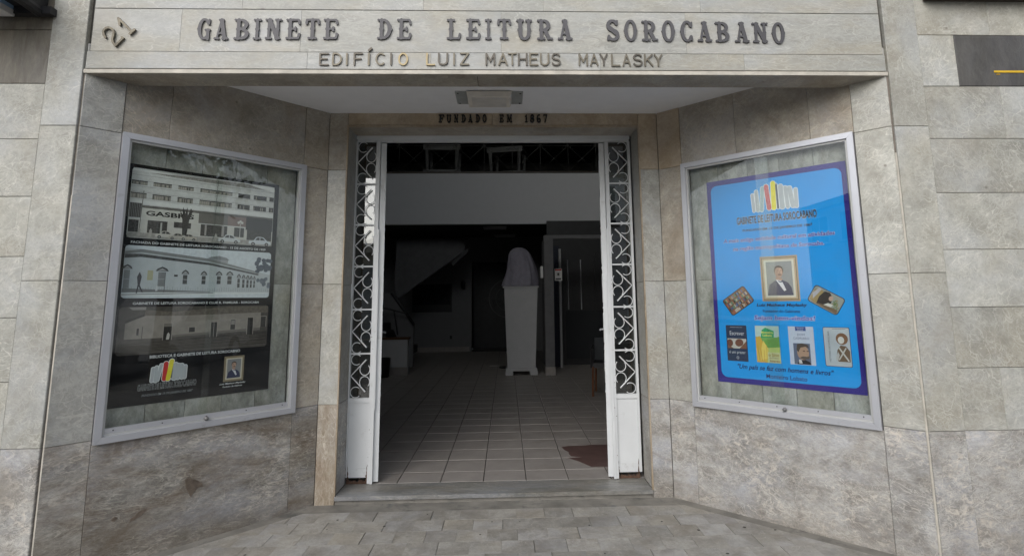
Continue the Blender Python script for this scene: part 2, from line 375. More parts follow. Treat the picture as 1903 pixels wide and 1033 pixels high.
# ------------------------------------------------------------------ the library building
bld = thing('library_building', 'grey marble clad library building with a splayed recessed doorway', 'building')
def offp(x, y, n, d): return (x-n.x*d, y-n.y*d)
w = MB()
w.plan([(-6.4, .034), (PL+.1, .034), (XL-.03, .034), offp(XL, 0, nL, .085), offp(CL, B, nL, .085), (CL-.04, B+.034), (DL-.034, B+.034), (DL-.034, B+.40), (-6.4, B+.40)], -.1, 4.4)
wallL = w.build('wall', MAT['mortar'], bld)
w = MB()
w.plan([(6.4, .034), (XR+.03, .034), offp(XR, 0, nR, .085), offp(CR, B, nR, .085), (CR+.04, B+.034), (DR+.034, B+.034), (DR+.034, B+.40), (6.4, B+.40)], -.1, 4.4)
wallR = w.build('wall', MAT['mortar'], bld)
w = MB(); w.box(XL-.03, XR+.03, .034, .185, 2.80, 3.62); w.box(XL-.03, XR+.03, .185, B+.40, 2.99, 3.62)
w.box(DL-.03, DR+.03, B+.034, B+.40, ZD+.03, 2.985)
wallM = w.build('wall', MAT['mortar'], bld)
def slab(parent, fr, x0, x1, z0, z1, mt, t=.03, c=.0025, gx=.0007, gz=.0024, jit=.0008, name='slab', y=0.0):
    if z0 == 0: z0 = -.02
    mbs = MB(); mbs.slab(x1-x0-2*gx, z1-z0-gz, t, c)
    return mbs.build(name, MAT[mt], parent, fr @ T((x0+gx, y+random.uniform(-jit, jit), z0+gz*.5)))

# facade courses left and right of the pilasters
rl = random.Random(5)
for sgn in (-1, 1):
    par = wallL if sgn < 0 else wallR; e = PL if sgn < 0 else PR
    for k in range(len(COURSES)-1):
        z0, z1 = COURSES[k], COURSES[k+1]
        if sgn > 0: first = {1: 2.849, 6: 3.085, 7: 2.833, 8: 3.072, 0: 3.32}.get(k, rl.uniform(3.3, 3.6))
        else: first = -{1: 3.0, 7: 3.1, 6: 3.05}.get(k, rl.uniform(3.1, 3.4))
        xs = [e, first]
        while abs(xs[-1]) < 6.3: xs.append(xs[-1]+sgn*rl.uniform(.62, .95))
        for i in range(len(xs)-1):
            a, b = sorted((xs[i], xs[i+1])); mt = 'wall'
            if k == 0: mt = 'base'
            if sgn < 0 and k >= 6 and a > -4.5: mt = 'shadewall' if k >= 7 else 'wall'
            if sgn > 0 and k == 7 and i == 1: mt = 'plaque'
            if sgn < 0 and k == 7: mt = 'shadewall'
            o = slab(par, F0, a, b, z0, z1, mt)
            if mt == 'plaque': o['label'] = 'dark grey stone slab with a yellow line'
            if mt == 'shadewall': o['label'] = 'stained slab with painted shade below the black awning'
# the yellow painted line on the dark slab
w = MB(); w.box(3.06, 3.60, -.0045, -.0015, 2.795, 2.808); w.box(3.072, 3.095, -.0042, -.0015, 2.782, 2.786)
w.build('painted_line', MAT['yellow'], wallR)
# pilasters
for (a, b, par, js) in ((PL, XL-.012, wallL, [0, ZB, ZM, 2.456, 4.4]), (XR+.012, PR, wallR, [0, ZB, ZM, 2.453, 4.4])):
    for i in range(len(js)-1):
        slab(par, F0, a, b, js[i], js[i+1], 'base' if i == 0 else 'wall', y=-.004)
# groove strips beside the pilasters
w = MB(); w.box(XL-.0100, XL+.0015, .010, .03, 0, 2.77); w.build('joint_strip', MAT['puttyd'], wallL)
w = MB(); w.box(XL-.0025, XL+.0045, .004, .02, 0, 2.05); w.build('joint_strip', MAT['putty'], wallL)
w = MB(); w.box(XR-.001, XR+.0105, .002, .03, 0, 2.29); w.build('joint_strip', MAT['putty'], wallR)
w = MB(); w.box(XR-.001, XR+.0105, .006, .03, 2.29, 2.77); w.build('joint_strip', MAT['puttyd'], wallR)

# fascia over the doorway
for (z0, z1, xs) in ((3.178, 3.40, [XL+.018, -1.53, -.45, .279, 1.25, XR-.012]), (3.40, 3.70, [XL+.018, -.9, .6, XR-.012]),
                     (2.909, 3.176, [XL+.018, -1.88, -1.176, .02, 1.15, XR-.012]), (2.803, 2.908, [XL, -1.13, -.4, .62, 1.5, XR])):
    for i in range(len(xs)-1): slab(wallM, F0, xs[i], xs[i+1], z0, z1, 'fascia', gz=.004 if z0 > 3 else .0012, gx=.0004, jit=.0003, c=.0008)
w = MB(); w.box(XL-.006, XR+.006, -.003, .034, 2.774, 2.797); w.build('drip_edge', MAT['putty'], wallM)
xs = [XL+.003, -.125, XR-.003]
for i in range(2):
    w = MB(); w.box(xs[i]+.002, xs[i+1]-.002, .001, .19, 2.772, 2.796); w.build('slab', MAT['splay'], wallM, T((0, 0, 0)))
w = MB(); w.plan([(XL-.05, .192), (XR+.05, .192), (XR+.05, B+.03), (XL-.05, B+.03)], ZC, ZC+.06)
w.build('porch_ceiling', MAT['ceiling'], bld)
w = MB(); w.box(XL+.2, XR-.2, .1895, .1915, 2.774, ZC+.005); w.build('lintel_back', MAT['ceiling'], bld)

# splayed walls
def splay_left(fr, par):
    s = lambda x0, x1, z0, z1, mt, **k: slab(par, fr, x0, x1, z0, z1, mt, **k)
    s(.004, .206, 0, ZB, 'basedark'); s(.004, .206, ZB, ZM, 'panel'); s(.004, .206, ZM, 2.456, 'panel'); s(.004, .206, 2.456, 2.96, 'panel')
    s(.206, 1.348, 0, .668, 'basedark'); s(1.348, LL, 0, ZB, 'basedark')
    s(.206, .455, 2.462, 2.96, 'splay', y=.006); s(.455, 1.348, 2.462, 2.96, 'splay', y=.006)
    s(1.348, LL, ZB, ZM, 'splay'); s(1.348, LL, ZM, 2.456, 'splay'); s(1.348, LL, 2.456, 2.96, 'splay')
splay_left(FL, wallL)
def chip(fr, par, pts, mt='chip', y=-.0022):
    q = MB(); q.flat(pts, y); q.noflip = True; q.prism(pts, y, y+.0012); q.build('chipped_patch', MAT[mt], par, fr)
MAT['chip'] = plain('brown exposed bedding', (.25, .205, .165), .85, var=.35, vs=25, bmp=.5)
rc_ = random.Random(3)
def blob(cx, cz, rx, rz, n=18, rot=0):
    o = []
    for i in range(n):
        a = 2*math.pi*i/n; k = .7+.5*rc_.random(); x, z = rx*k*math.cos(a), rz*k*math.sin(a); o.append((cx+x*math.cos(rot)-z*math.sin(rot), cz+x*math.sin(rot)+z*math.cos(rot)))
    return o
chip(FL, wallL, [(.690, .372), (.705, .378), (.74, .366), (.785, .335), (.80, .305), (.765, .31), (.745, .285), (.73, .262), (.715, .29), (.70, .32)])
chip(FL, wallL, blob(.46, .235, .05, .014, rot=.5)); chip(FL, wallL, blob(.345, .245, .014, .012))
def splay_right(fr, par):
    s = lambda s0, s1, z0, z1, mt, **k: slab(par, fr, LR-s1, LR-s0, z0, z1, mt, **k)
    s(.004, .206, 0, ZB, 'base'); s(.004, .206, ZB, ZM, 'wall'); s(.004, .206, ZM, 2.456, 'wall'); s(.004, .206, 2.456, 2.96, 'wall')
    s(.206, 1.385, 0, .668, 'base'); s(1.385, LR, 0, ZB, 'base')
    s(.206, .458, 2.462, 2.96, 'splay', y=.004); s(.458, .955, 2.462, 2.96, 'splay', y=.004); s(.955, 1.385, 2.462, 2.96, 'splay', y=.004)
    s(1.385, LR, ZB, ZM, 'wall'); s(1.385, LR, ZM, 2.456, 'splay'); s(1.385, LR, 2.456, 2.96, 'ochre')
splay_right(FR, wallR)
# back face either side of the door, its band and reveals
for (a, b, par, k) in ((CL, DL, wallL, 0), (DR, CR, wallR, 1)):
    for (z0, z1, mt) in ((0, ZB, 'ochrebase' if k == 0 else 'base'), (ZB, ZM, 'wall'), (ZM, 2.46, 'wall'), (2.46, 2.96, 'splay' if k == 0 else 'ochre')):
        slab(par, FB, a, b, z0, z1, mt)
for (fr, par) in ((FRL, wallL), (FRR, wallR)):
    for (z0, z1, mt) in ((ZT, ZB, 'base'), (ZB, ZM, 'panel'), (ZM, ZD+.01, 'panel')):
        slab(par, fr, (.031 if fr is FRL else 0), (.265 if fr is FRL else .234), z0, z1, mt, jit=0)
w = MB(); w.box(DL-.004, DL+.006, B-.006, B+.02, ZT, ZD+.006); w.box(DR-.006, DR+.004, B-.006, B+.02, ZT, ZD+.006)
w.box(DL+.0062, DR-.0062, B-.006, B+.02, ZD-.004, ZD+.0055); w.build('edge_moulding', MAT['ochre'], bld)
xs = [DL+.001, -.062, DR-.001]
for i in range(2): slab(wallM, FB, xs[i], xs[i+1], ZD+.008, 2.93, 'ochre')
w = MB(); w.box(DL, DR, B+.031, B+.265, ZD, ZD+.03); w.build('slab', MAT['splay'], wallM)
# doorstep
w = MB(); w.plan([(DL+.002, B-.008), (DR-.002, B-.008), (DR-.002, B+.268), (DL+.002, B+.268)], .024, ZT)
st = w.build('doorstep', MAT['step'], bld)
w = MB(); w.box(DL+.004, DR-.004, B+.008, B+.268, -.02, .024); w.build('riser', MAT['cement'], st)
# clerestory above the canopy that lights the lobby
w = MB()
for (a, b, c, d) in ((-6.4, -3.3, 4.4, 8.4), (2.7, 6.4, 4.4, 8.4), (-3.3, 2.7, 7.3, 8.4)): w.box(a, b, .04, .4, c, d)
w.box(-3.3, 2.7, .04, .4, 3.62 if False else 4.401, 5.35); w.box(XL, XR, .04, .4, 3.625, 4.4)
w.build('wall', MAT['fascia'], bld)
for i in range(4):
    x0 = -3.3+i*1.5; w = MB()
    for (a, b, c, d) in ((x0, x0+.05, 5.35, 7.3), (x0+1.45, x0+1.5, 5.35, 7.3), (x0+.0505, x0+1.4495, 5.35, 5.4), (x0+.0505, x0+1.4495, 7.25, 7.3)): w.box(a, b, .1, .16, c, d)
    f = w.build('window', MAT['white'], bld); w = MB(); w.box(x0+.05, x0+1.45, .125, .131, 5.4, 7.25); w.build('pane', MAT['glass'], f)

# ------------------------------------------------------------------ raised letters (outlines grown from strokes)
def glyph_mesh(name, samples, depth, mt, nx=34, back=.0, px=None):
    S = np.array(samples, float)            # x,z,r
    x0, z0 = (S[:, 0]-S[:, 2]).min(), (S[:, 1]-S[:, 2]).min(); x1, z1 = (S[:, 0]+S[:, 2]).max(), (S[:, 1]+S[:, 2]).max()
    h = px or (z1-z0)/nx; x0 -= h; z0 -= h; gx = int((x1-x0)/h)+3; gz = int((z1-z0)/h)+3
    X = x0+np.arange(gx)*h; Z = z0+np.arange(gz)*h; XX, ZZ = np.meshgrid(X, Z, indexing='ij'); D = np.full(XX.shape, 9.)
    for i in range(0, len(S), 200):
        s = S[i:i+200]; D = np.minimum(D, (np.sqrt((XX[..., None]-s[:, 0])**2+(ZZ[..., None]-s[:, 1])**2)-s[:, 2]).min(-1))
    verts = []; idx = {}; faces = []
    def gv(i, j):
        k = (i, j)
        if k not in idx: idx[k] = len(verts); verts.append((X[i], Z[j]))
        return idx[k]
    def ev(i, j, a, b):
        k = ((i, j), (a, b)) if (i, j) < (a, b) else ((a, b), (i, j))
        if k not in idx:
            (i, j), (a, b) = k; d0, d1 = D[i, j], D[a, b]; t = min(.98, max(.02, d0/(d0-d1)))
            idx[k] = len(verts); verts.append((X[i]+(X[a]-X[i])*t, Z[j]+(Z[b]-Z[j])*t))
        return idx[k]
    for i in range(gx-1):
        for j in range(gz-1):
            c = [(i, j), (i+1, j), (i+1, j+1), (i, j+1)]; ins = [D[a] < 0 for a in c]
            if not any(ins): continue
            p = []
            for k in range(4):
                a, b = c[k], c[(k+1) % 4]
                if ins[k]: p.append(gv(*a))
                if ins[k] != ins[(k+1) % 4]: p.append(ev(*a, *b))
            if len(p) >= 3: faces.append(p)
    bm = bmesh.new(); bv = [bm.verts.new((x, 0, z)) for x, z in verts]
    for f in faces:
        try: bm.faces.new([bv[k] for k in f])
        except ValueError: pass
    fr = bm.faces[:]
    ret = bmesh.ops.extrude_face_region(bm, geom=fr)
    nv = [e for e in ret['geom'] if isinstance(e, bmesh.types.BMVert)]
    for q in nv: q.co.y -= depth
    bmesh.ops.recalc_face_normals(bm, faces=bm.faces)
    bmesh.ops.dissolve_limit(bm, angle_limit=.01, verts=bm.verts, edges=bm.edges)
    me = bpy.data.meshes.new(name); bm.to_mesh(me); bm.free(); me.materials.append(mt); return me
def seg(a, b, r, r2=None, n=24):
    r2 = r if r2 is None else r2
    return [(a[0]+(b[0]-a[0])*i/n, a[1]+(b[1]-a[1])*i/n, r+(r2-r)*i/n) for i in range(n+1)]
def el(cx, cz, rx, rz, a0, a1, r, rs=None, n=44):    # rs: radius at the sides
    rs = r if rs is None else rs; o = []
    for i in range(n+1):
        a = R(a0+(a1-a0)*i/n); o.append((cx+rx*math.cos(a), cz+rz*math.sin(a), r+(rs-r)*abs(math.cos(a))))
    return o
def poly(pts, r): return [q for i in range(len(pts)-1) for q in seg(pts[i], pts[i+1], r)]
# Tuscan slab letters in a box 0..w x 0..1
TS, TT = .082, .04
def stem(x, z0=.06, z1=.94, r=TS): return seg((x, z0), (x, z1), r) + [(x-r*.45, .5, r*.95), (x+r*.45, .5, r*.95)]
def serif(x, z, wd=.16): return seg((x-wd, z), (x+wd, z), .035) + [(x-wd, z, .058), (x+wd, z, .058)]
def tus(ch):
    if ch == 'I': return stem(.2)+serif(.2, .06)+serif(.2, .94)
    if ch == 'T': return stem(.34)+serif(.34, .06)+seg((.08, .94), (.6, .94), .05)+seg((.07, .94), (.06, .76), .05, .06)+seg((.61, .94), (.62, .76), .05, .06)
    if ch in 'EFL':
        o = stem(.2)+serif(.2, .06, .15)+(serif(.2, .94, .15))
        if ch in 'EF': o += seg((.2, .94), (.6, .94), .05)+seg((.6, .94), (.63, .76), .05, .055)+seg((.2, .5), (.45, .5), .04)+seg((.46, .42), (.46, .58), .05)
        if ch in 'EL': o += seg((.2, .06), (.6, .06), .05)+seg((.6, .06), (.64, .26), .05, .06)
        return o
    if ch == 'D': return stem(.2)+serif(.2, .06, .15)+serif(.2, .94, .15)+el(.26, .5, .34, .44, -90, 90, .05, .095)+[(.66, .5, .08)]
    if ch in 'OC':
        if ch == 'O': return el(.32, .5, .25, .44, 0, 360, .05, .095)+[(.02, .5, .075), (.62, .5, .075)]
        return el(.34, .5, .26, .44, 38, 322, .05, .095)+[(.03, .5, .075)]+seg((.56, .76), (.6, .9), .075, .05)+seg((.56, .24), (.61, .08), .075, .045)
    if ch == 'G': return el(.34, .5, .26, .44, 42, 300, .05, .095)+[(.03, .5, .075)]+seg((.56, .76), (.6, .92), .075, .05)+seg((.55, .06), (.55, .44), .085)+seg((.4, .46), (.64, .46), .045)
    if ch == 'A': return seg((.16, .08), (.36, .92), .05)+seg((.58, .08), (.38, .92), .105)+serif(.14, .06, .1)+serif(.6, .06, .13)+serif(.37, .94, .1)+seg((.24, .3), (.5, .3), .04)
    if ch == 'B': return stem(.2)+serif(.2, .06, .15)+serif(.2, .94, .15)+el(.28, .73, .26, .21, -90, 90, .045, .085)+el(.28, .28, .3, .22, -90, 90, .045, .09)
    if ch == 'R': return stem(.2)+serif(.2, .06, .15)+serif(.2, .94, .15)+el(.28, .71, .27, .23, -90, 90, .045, .09)+seg((.38, .48), (.56, .1), .09)+serif(.62, .06, .09)
    if ch == 'N': return stem(.15, r=.065)+stem(.62, r=.07)+seg((.18, .92), (.6, .08), .1)+serif(.14, .06, .12)+serif(.13, .94, .13)+serif(.64, .94, .13)+[(.62, .03, .06)]+serif(.62, .06, .1)
    if ch == 'M': return stem(.12, r=.05)+stem(.7, r=.08)+seg((.14, .92), (.4, .2), .08)+seg((.66, .92), (.42, .2), .05)+serif(.12, .06, .1)+serif(.7, .06, .12)+serif(.12, .94, .1)+serif(.7, .94, .1)
    if ch == 'U': return seg((.17, .94), (.17, .34), .095)+seg((.6, .94), (.6, .34), .08)+el(.385, .34, .215, .29, 180, 360, .06, .09)+serif(.17, .94, .14)+serif(.6, .94, .12)+[(.1, .5, .07), (.67, .5, .06)]
    if ch == 'S': return el(.32, .72, .22, .22, 30, 235, .06, .085)+seg((.2, .6), (.48, .38), .1)+el(.34, .28, .23, .22, -150, 60, .06, .085)+seg((.52, .8), (.56, .94), .07, .045)+seg((.13, .22), (.08, .06), .07, .045)
    if ch == '1': return stem(.3)+serif(.3, .06)+seg((.3, .9), (.14, .76), .06)
    if ch == '6': return el(.32, .28, .22, .23, 0, 360, .05, .085)+el(.36, .5, .3, .44, 75, 190, .05, .09)
    if ch == '8': return el(.32, .73, .2, .21, 0, 360, .05, .08)+el(.32, .27, .24, .22, 0, 360, .05, .09)
    if ch == '7': return seg((.08, .92), (.6, .92), .06)+seg((.58, .9), (.3, .08), .07, .11)+seg((.08, .92), (.07, .78), .05)
# plain monoline letters
def mono(ch, r=.065):
    P = {'E': [[(.6, 1), (0, 1), (0, 0), (.6, 0)], [(0, .52), (.5, .52)]], 'F': [[(.6, 1), (0, 1), (0, 0)], [(0, .52), (.5, .52)]], 'I': [[(0, 0), (0, 1)]],
         'L': [[(0, 1), (0, 0), (.6, 0)]], 'Z': [[(0, 1), (.6, 1), (0, 0), (.6, 0)]], 'M': [[(0, 0), (0, 1), (.32, .3), (.64, 1), (.64, 0)]],
         'A': [[(0, 0), (.33, 1), (.66, 0)], [(.12, .3), (.54, .3)]], 'T': [[(0, 1), (.64, 1)], [(.32, 1), (.32, 0)]], 'H': [[(0, 0), (0, 1)], [(.6, 0), (.6, 1)], [(0, .52), (.6, .52)]],
         'Y': [[(0, 1), (.3, .48), (.6, 1)], [(.3, .48), (.3, 0)]], 'K': [[(0, 0), (0, 1)], [(.58, 1), (0, .4)], [(.2, .58), (.6, 0)]]}
    if ch in P: return [q for p in P[ch] for q in poly(p, r)]
    if ch == 'D': return poly([(.2, 1), (0, 1), (0, 0), (.2, 0)], r)+el(.2, .5, .44, .5, -90, 90, r)
    if ch == 'C': return el(.34, .5, .34, .5, 48, 312, r)
    if ch == 'O': return el(.32, .5, .32, .5, 0, 360, r)
    if ch == 'U': return poly([(0, 1), (0, .32)], r)+poly([(.62, 1), (.62, .32)], r)+el(.31, .32, .31, .32, 180, 360, r)
    if ch == 'S': return el(.3, .75, .28, .25, 20, 262, r)+seg((.24, .51), (.36, .49), r)+el(.3, .25, .3, .25, -160, 82, r)
def place_letter(ch, fn, x0, x1, z0, z1, depth, mt, parent, y, cache, name='letter', k=None, nx=30):
    s = fn(ch); S = np.array(s); a0, a1 = (S[:, 0]-S[:, 2]).min(), (S[:, 0]+S[:, 2]).max(); c0, c1 = (S[:, 1]-S[:, 2]).min(), (S[:, 1]+S[:, 2]).max()
    key = (ch, fn.__name__, mt)
    if key not in cache: cache[key] = glyph_mesh('letter_'+ch, s, 1.0, MAT[mt], nx)
    sx, sz = (x1-x0)/(a1-a0), (z1-z0)/(c1-c0)
    o = link(name, cache[key], parent, T((x0-a0*sx, y, z0-c0*sz)) @ Matrix.Diagonal((sx, depth, sz, 1)))
    return o
cache = {}
# the carved out inscription, each letter bolted to the fascia
for c, x0, x1, z0, z1 in [('G', -1.779, -1.701, 2.974, 3.113), ('A', -1.68, -1.596, 2.975, 3.114), ('B', -1.565, -1.477, 2.976, 3.115), ('I', -1.452, -1.406, 2.977, 3.116), ('N', -1.384, -1.286, 2.978, 3.117), ('E', -1.262, -1.175, 2.98, 3.118), ('T', -1.148, -1.062, 2.981, 3.119), ('E', -1.041, -0.952, 2.982, 3.119), ('D', -0.722, -0.631, 2.984, 3.121), ('E', -0.605, -0.517, 2.984, 3.122), ('L', -0.307, -0.221, 2.985, 3.123), ('E', -0.191, -0.104, 2.986, 3.124), ('I', -0.077, -0.037, 2.986, 3.124), ('T', -0.004, 0.081, 2.987, 3.125), ('U', 0.112, 0.208, 2.987, 3.125), ('R', 0.237, 0.334, 2.986, 3.124), ('A', 0.362, 0.453, 2.986, 3.124), ('S', 0.66, 0.738, 2.985, 3.123), ('O', 0.766, 0.85, 2.984, 3.122), ('R', 0.876, 0.976, 2.983, 3.121), ('O', 0.998, 1.082, 2.982, 3.12), ('C', 1.112, 1.191, 2.982, 3.119), ('A', 1.218, 1.309, 2.98, 3.117), ('B', 1.329, 1.416, 2.979, 3.116), ('A', 1.449, 1.54, 2.977, 3.115), ('N', 1.558, 1.659, 2.975, 3.113), ('O', 1.681, 1.764, 2.973, 3.112)]:
    place_letter(c, tus, x0, x1, z0, z1, .008, 'letter', wallM, -.003, cache)
for k, (c, x0, x1, z0, z1) in enumerate([('E', -1.057, -1.0, 2.818, 2.903), ('D', -0.981, -0.924, 2.818, 2.904), ('I', -0.9, -0.89, 2.819, 2.904), ('F', -0.856, -0.801, 2.819, 2.905), ('I', -0.772, -0.76, 2.819, 2.905), ('C', -0.727, -0.673, 2.82, 2.905), ('I', -0.64, -0.63, 2.82, 2.906), ('O', -0.593, -0.534, 2.82, 2.906), ('L', -0.427, -0.373, 2.821, 2.907), ('U', -0.357, -0.297, 2.822, 2.908), ('I', -0.266, -0.256, 2.822, 2.908), ('Z', -0.227, -0.171, 2.823, 2.909), ('M', -0.074, -0.016, 2.823, 2.909), ('A', 0.002, 0.059, 2.823, 2.909), ('T', 0.059, 0.114, 2.823, 2.909), ('H', 0.12, 0.178, 2.822, 2.909), ('E', 0.189, 0.244, 2.822, 2.909), ('U', 0.253, 0.309, 2.822, 2.909), ('S', 0.323, 0.377, 2.822, 2.908), ('M', 0.486, 0.542, 2.821, 2.908), ('A', 0.554, 0.605, 2.821, 2.908), ('Y', 0.613, 0.663, 2.821, 2.908), ('L', 0.683, 0.739, 2.82, 2.907), ('A', 0.751, 0.802, 2.82, 2.907), ('S', 0.817, 0.874, 2.82, 2.907), ('K', 0.884, 0.939, 2.82, 2.907), ('Y', 0.944, 0.996, 2.82, 2.907)]):
    mt = 'brass' if k in (7, 8) else ('bronze_b' if k % 3 else 'bronze')
    o = place_letter(c, mono, x0, x1, z0+.004, z1-.003, .007, mt, wallM, -.003, cache)
    if k in (7, 8): o['label'] = 'letter polished to bright brass'
w = link('accent', glyph_mesh('accent', poly([(-.766, 2.915), (-.752, 2.928)], .006), .012, MAT['bronze'], 8), wallM, T((0, -.003, 0)))
for c, x0, x1, z0, z1 in [('F', -0.489, -0.444, 2.842, 2.909), ('U', -0.427, -0.388, 2.842, 2.909), ('N', -0.367, -0.331, 2.842, 2.91), ('D', -0.308, -0.271, 2.842, 2.91), ('A', -0.254, -0.218, 2.842, 2.91), ('D', -0.195, -0.158, 2.842, 2.91), ('O', -0.142, -0.105, 2.843, 2.91), ('E', -0.005, 0.031, 2.843, 2.91), ('M', 0.054, 0.098, 2.843, 2.91), ('1', 0.2, 0.223, 2.843, 2.91), ('8', 0.241, 0.276, 2.843, 2.91), ('6', 0.294, 0.328, 2.843, 2.91), ('7', 0.348, 0.381, 2.843, 2.91)]:
    place_letter(c, tus, x0, x1, z0, z1, .016, 'blackletter', wallM, B-.002, cache)
two = poly([(-2.302, 2.988), (-2.312, 3.004), (-2.317, 3.020), (-2.314, 3.034), (-2.304, 3.045), (-2.29, 3.049), (-2.275, 3.045), (-2.262, 3.034), (-2.256, 3.018), (-2.257, 3.0), (-2.261, 2.981), (-2.257, 2.96), (-2.239, 2.936), (-2.200, 2.984), (-2.207, 2.989)], .0060)
one = poly([(-2.226, 3.066), (-2.238, 3.108), (-2.152, 3.022)], .0062) + seg((-2.163, 3.010), (-2.139, 3.037), .0066)
for d in (two, one): link('digit', glyph_mesh('digit', d, .012, MAT['bronze_b'], 40), wallM, T((0, -.004, 0)))

# ------------------------------------------------------------------ flat print on posters
TXT = {}
def text_poly(s, offset=0.0, shear=0.0, space=1.0):
    k = (s, offset, shear, space)
    if k in TXT: return TXT[k]
    cu = bpy.data.curves.new('t', 'FONT'); cu.body = s; cu.offset = offset; cu.shear = shear; cu.space_character = space; cu.resolution_u = 3
    ob = bpy.data.objects.new('t', cu); col.objects.link(ob); me = bpy.data.meshes.new_from_object(ob)
    vs = [tuple(v.co) for v in me.vertices]; fs = [tuple(p.vertices) for p in me.polygons]
    bpy.data.objects.remove(ob); bpy.data.curves.remove(cu); bpy.data.meshes.remove(me)
    TXT[k] = (vs, fs); return TXT[k]
class Print(MB):
    noflip = True
    def __init__(s): super().__init__(); s.L = 0
    def y(s, l): return -.0022-.00035*l
    def pg(s, pts, c, l=1):
        ar = sum(pts[i][0]*pts[(i+1) % len(pts)][1]-pts[(i+1) % len(pts)][0]*pts[i][1] for i in range(len(pts)))
        if ar < 0: pts = pts[::-1]
        return s.add([(x, s.y(l), z) for x, z in pts], [tuple(range(len(pts)))], c if not isinstance(c, tuple) else ink(c))
    def rc(s, x0, x1, z0, z1, c, l=1): return s.pg([(x0, z0), (x1, z0), (x1, z1), (x0, z1)], c, l)
    def rr(s, x0, x1, z0, z1, r, c, l=1, rot=0):
        p = []
        for cx, cz, a in ((x1-r, z0+r, -90), (x1-r, z1-r, 0), (x0+r, z1-r, 90), (x0+r, z0+r, 180)):
            p += [(cx+r*math.cos(R(a+90*i/6)), cz+r*math.sin(R(a+90*i/6))) for i in range(7)]
        if rot:
            mx, mz = (x0+x1)/2, (z0+z1)/2; ca, sa = math.cos(R(rot)), math.sin(R(rot))
            p = [(mx+(x-mx)*ca-(z-mz)*sa, mz+(x-mx)*sa+(z-mz)*ca) for x, z in p]
        return s.pg(p, c, l)
    def el(s, cx, cz, rx, rz, c, l=1, n=20, rot=0):
        ca, sa = math.cos(R(rot)), math.sin(R(rot))
        return s.pg([(cx+rx*math.cos(2*math.pi*i/n)*ca-rz*math.sin(2*math.pi*i/n)*sa, cz+rx*math.cos(2*math.pi*i/n)*sa+rz*math.sin(2*math.pi*i/n)*ca) for i in range(n)], c, l)
    def cap(s, a, b, r, c, l=1):
        an = math.atan2(b[1]-a[1], b[0]-a[0]); p = []
        for q, o in ((b, -math.pi/2), (a, math.pi/2)): p += [(q[0]+r*math.cos(an+o+math.pi*i/8), q[1]+r*math.sin(an+o+math.pi*i/8)) for i in range(9)]
        return s.pg(p, c, l)
    def line(s, a, b, w, c, l=1):
        d = math.hypot(b[0]-a[0], b[1]-a[1]); nx, nz = -(b[1]-a[1])/d*w/2, (b[0]-a[0])/d*w/2
        return s.pg([(a[0]-nx, a[1]-nz), (b[0]-nx, b[1]-nz), (b[0]+nx, b[1]+nz), (a[0]+nx, a[1]+nz)], c, l)
    def tx(s, t, x0, x1, z0, z1, c, l=2, bold=.0, shear=0, halo=None, hw=.03, rot=0):
        def put(off, cc, ll, d=0):
            vs, fs = text_poly(t, off, shear); bv, _ = text_poly(t, bold, shear)
            a0 = min(v[0] for v in bv); a1 = max(v[0] for v in bv); b0 = min(v[1] for v in bv); b1 = max(v[1] for v in bv)
            sx, sz = (x1-x0)/(a1-a0), (z1-z0)/(b1-b0)
            pts = [(x0+(v[0]-a0)*sx, z0+(v[1]-b0)*sz) for v in vs]
            if rot: pts = [(x0+(p-x0)*math.cos(R(rot))-(q-z0)*math.sin(R(rot)), z0+(p-x0)*math.sin(R(rot))+(q-z0)*math.cos(R(rot))) for p, q in pts]
            s.add([(p, s.y(ll), q) for p, q in pts], fs, ink(cc) if isinstance(cc, tuple) else cc)
        if halo: put(bold+hw, halo, l)
        put(bold, c, l+1); return s
def bookrow(P, pts, l=2, outline=(.72, .75, .76)):
    for (a, b, r, c) in pts:
        P.cap(a, b, r+.0035, outline, l); P.cap(a, b, r, c, l+1)
        l += .12
GR, RD, YL, DK = (.42, .45, .48), (.55, .05, .05), (.72, .64, .05), (.10, .12, .15)
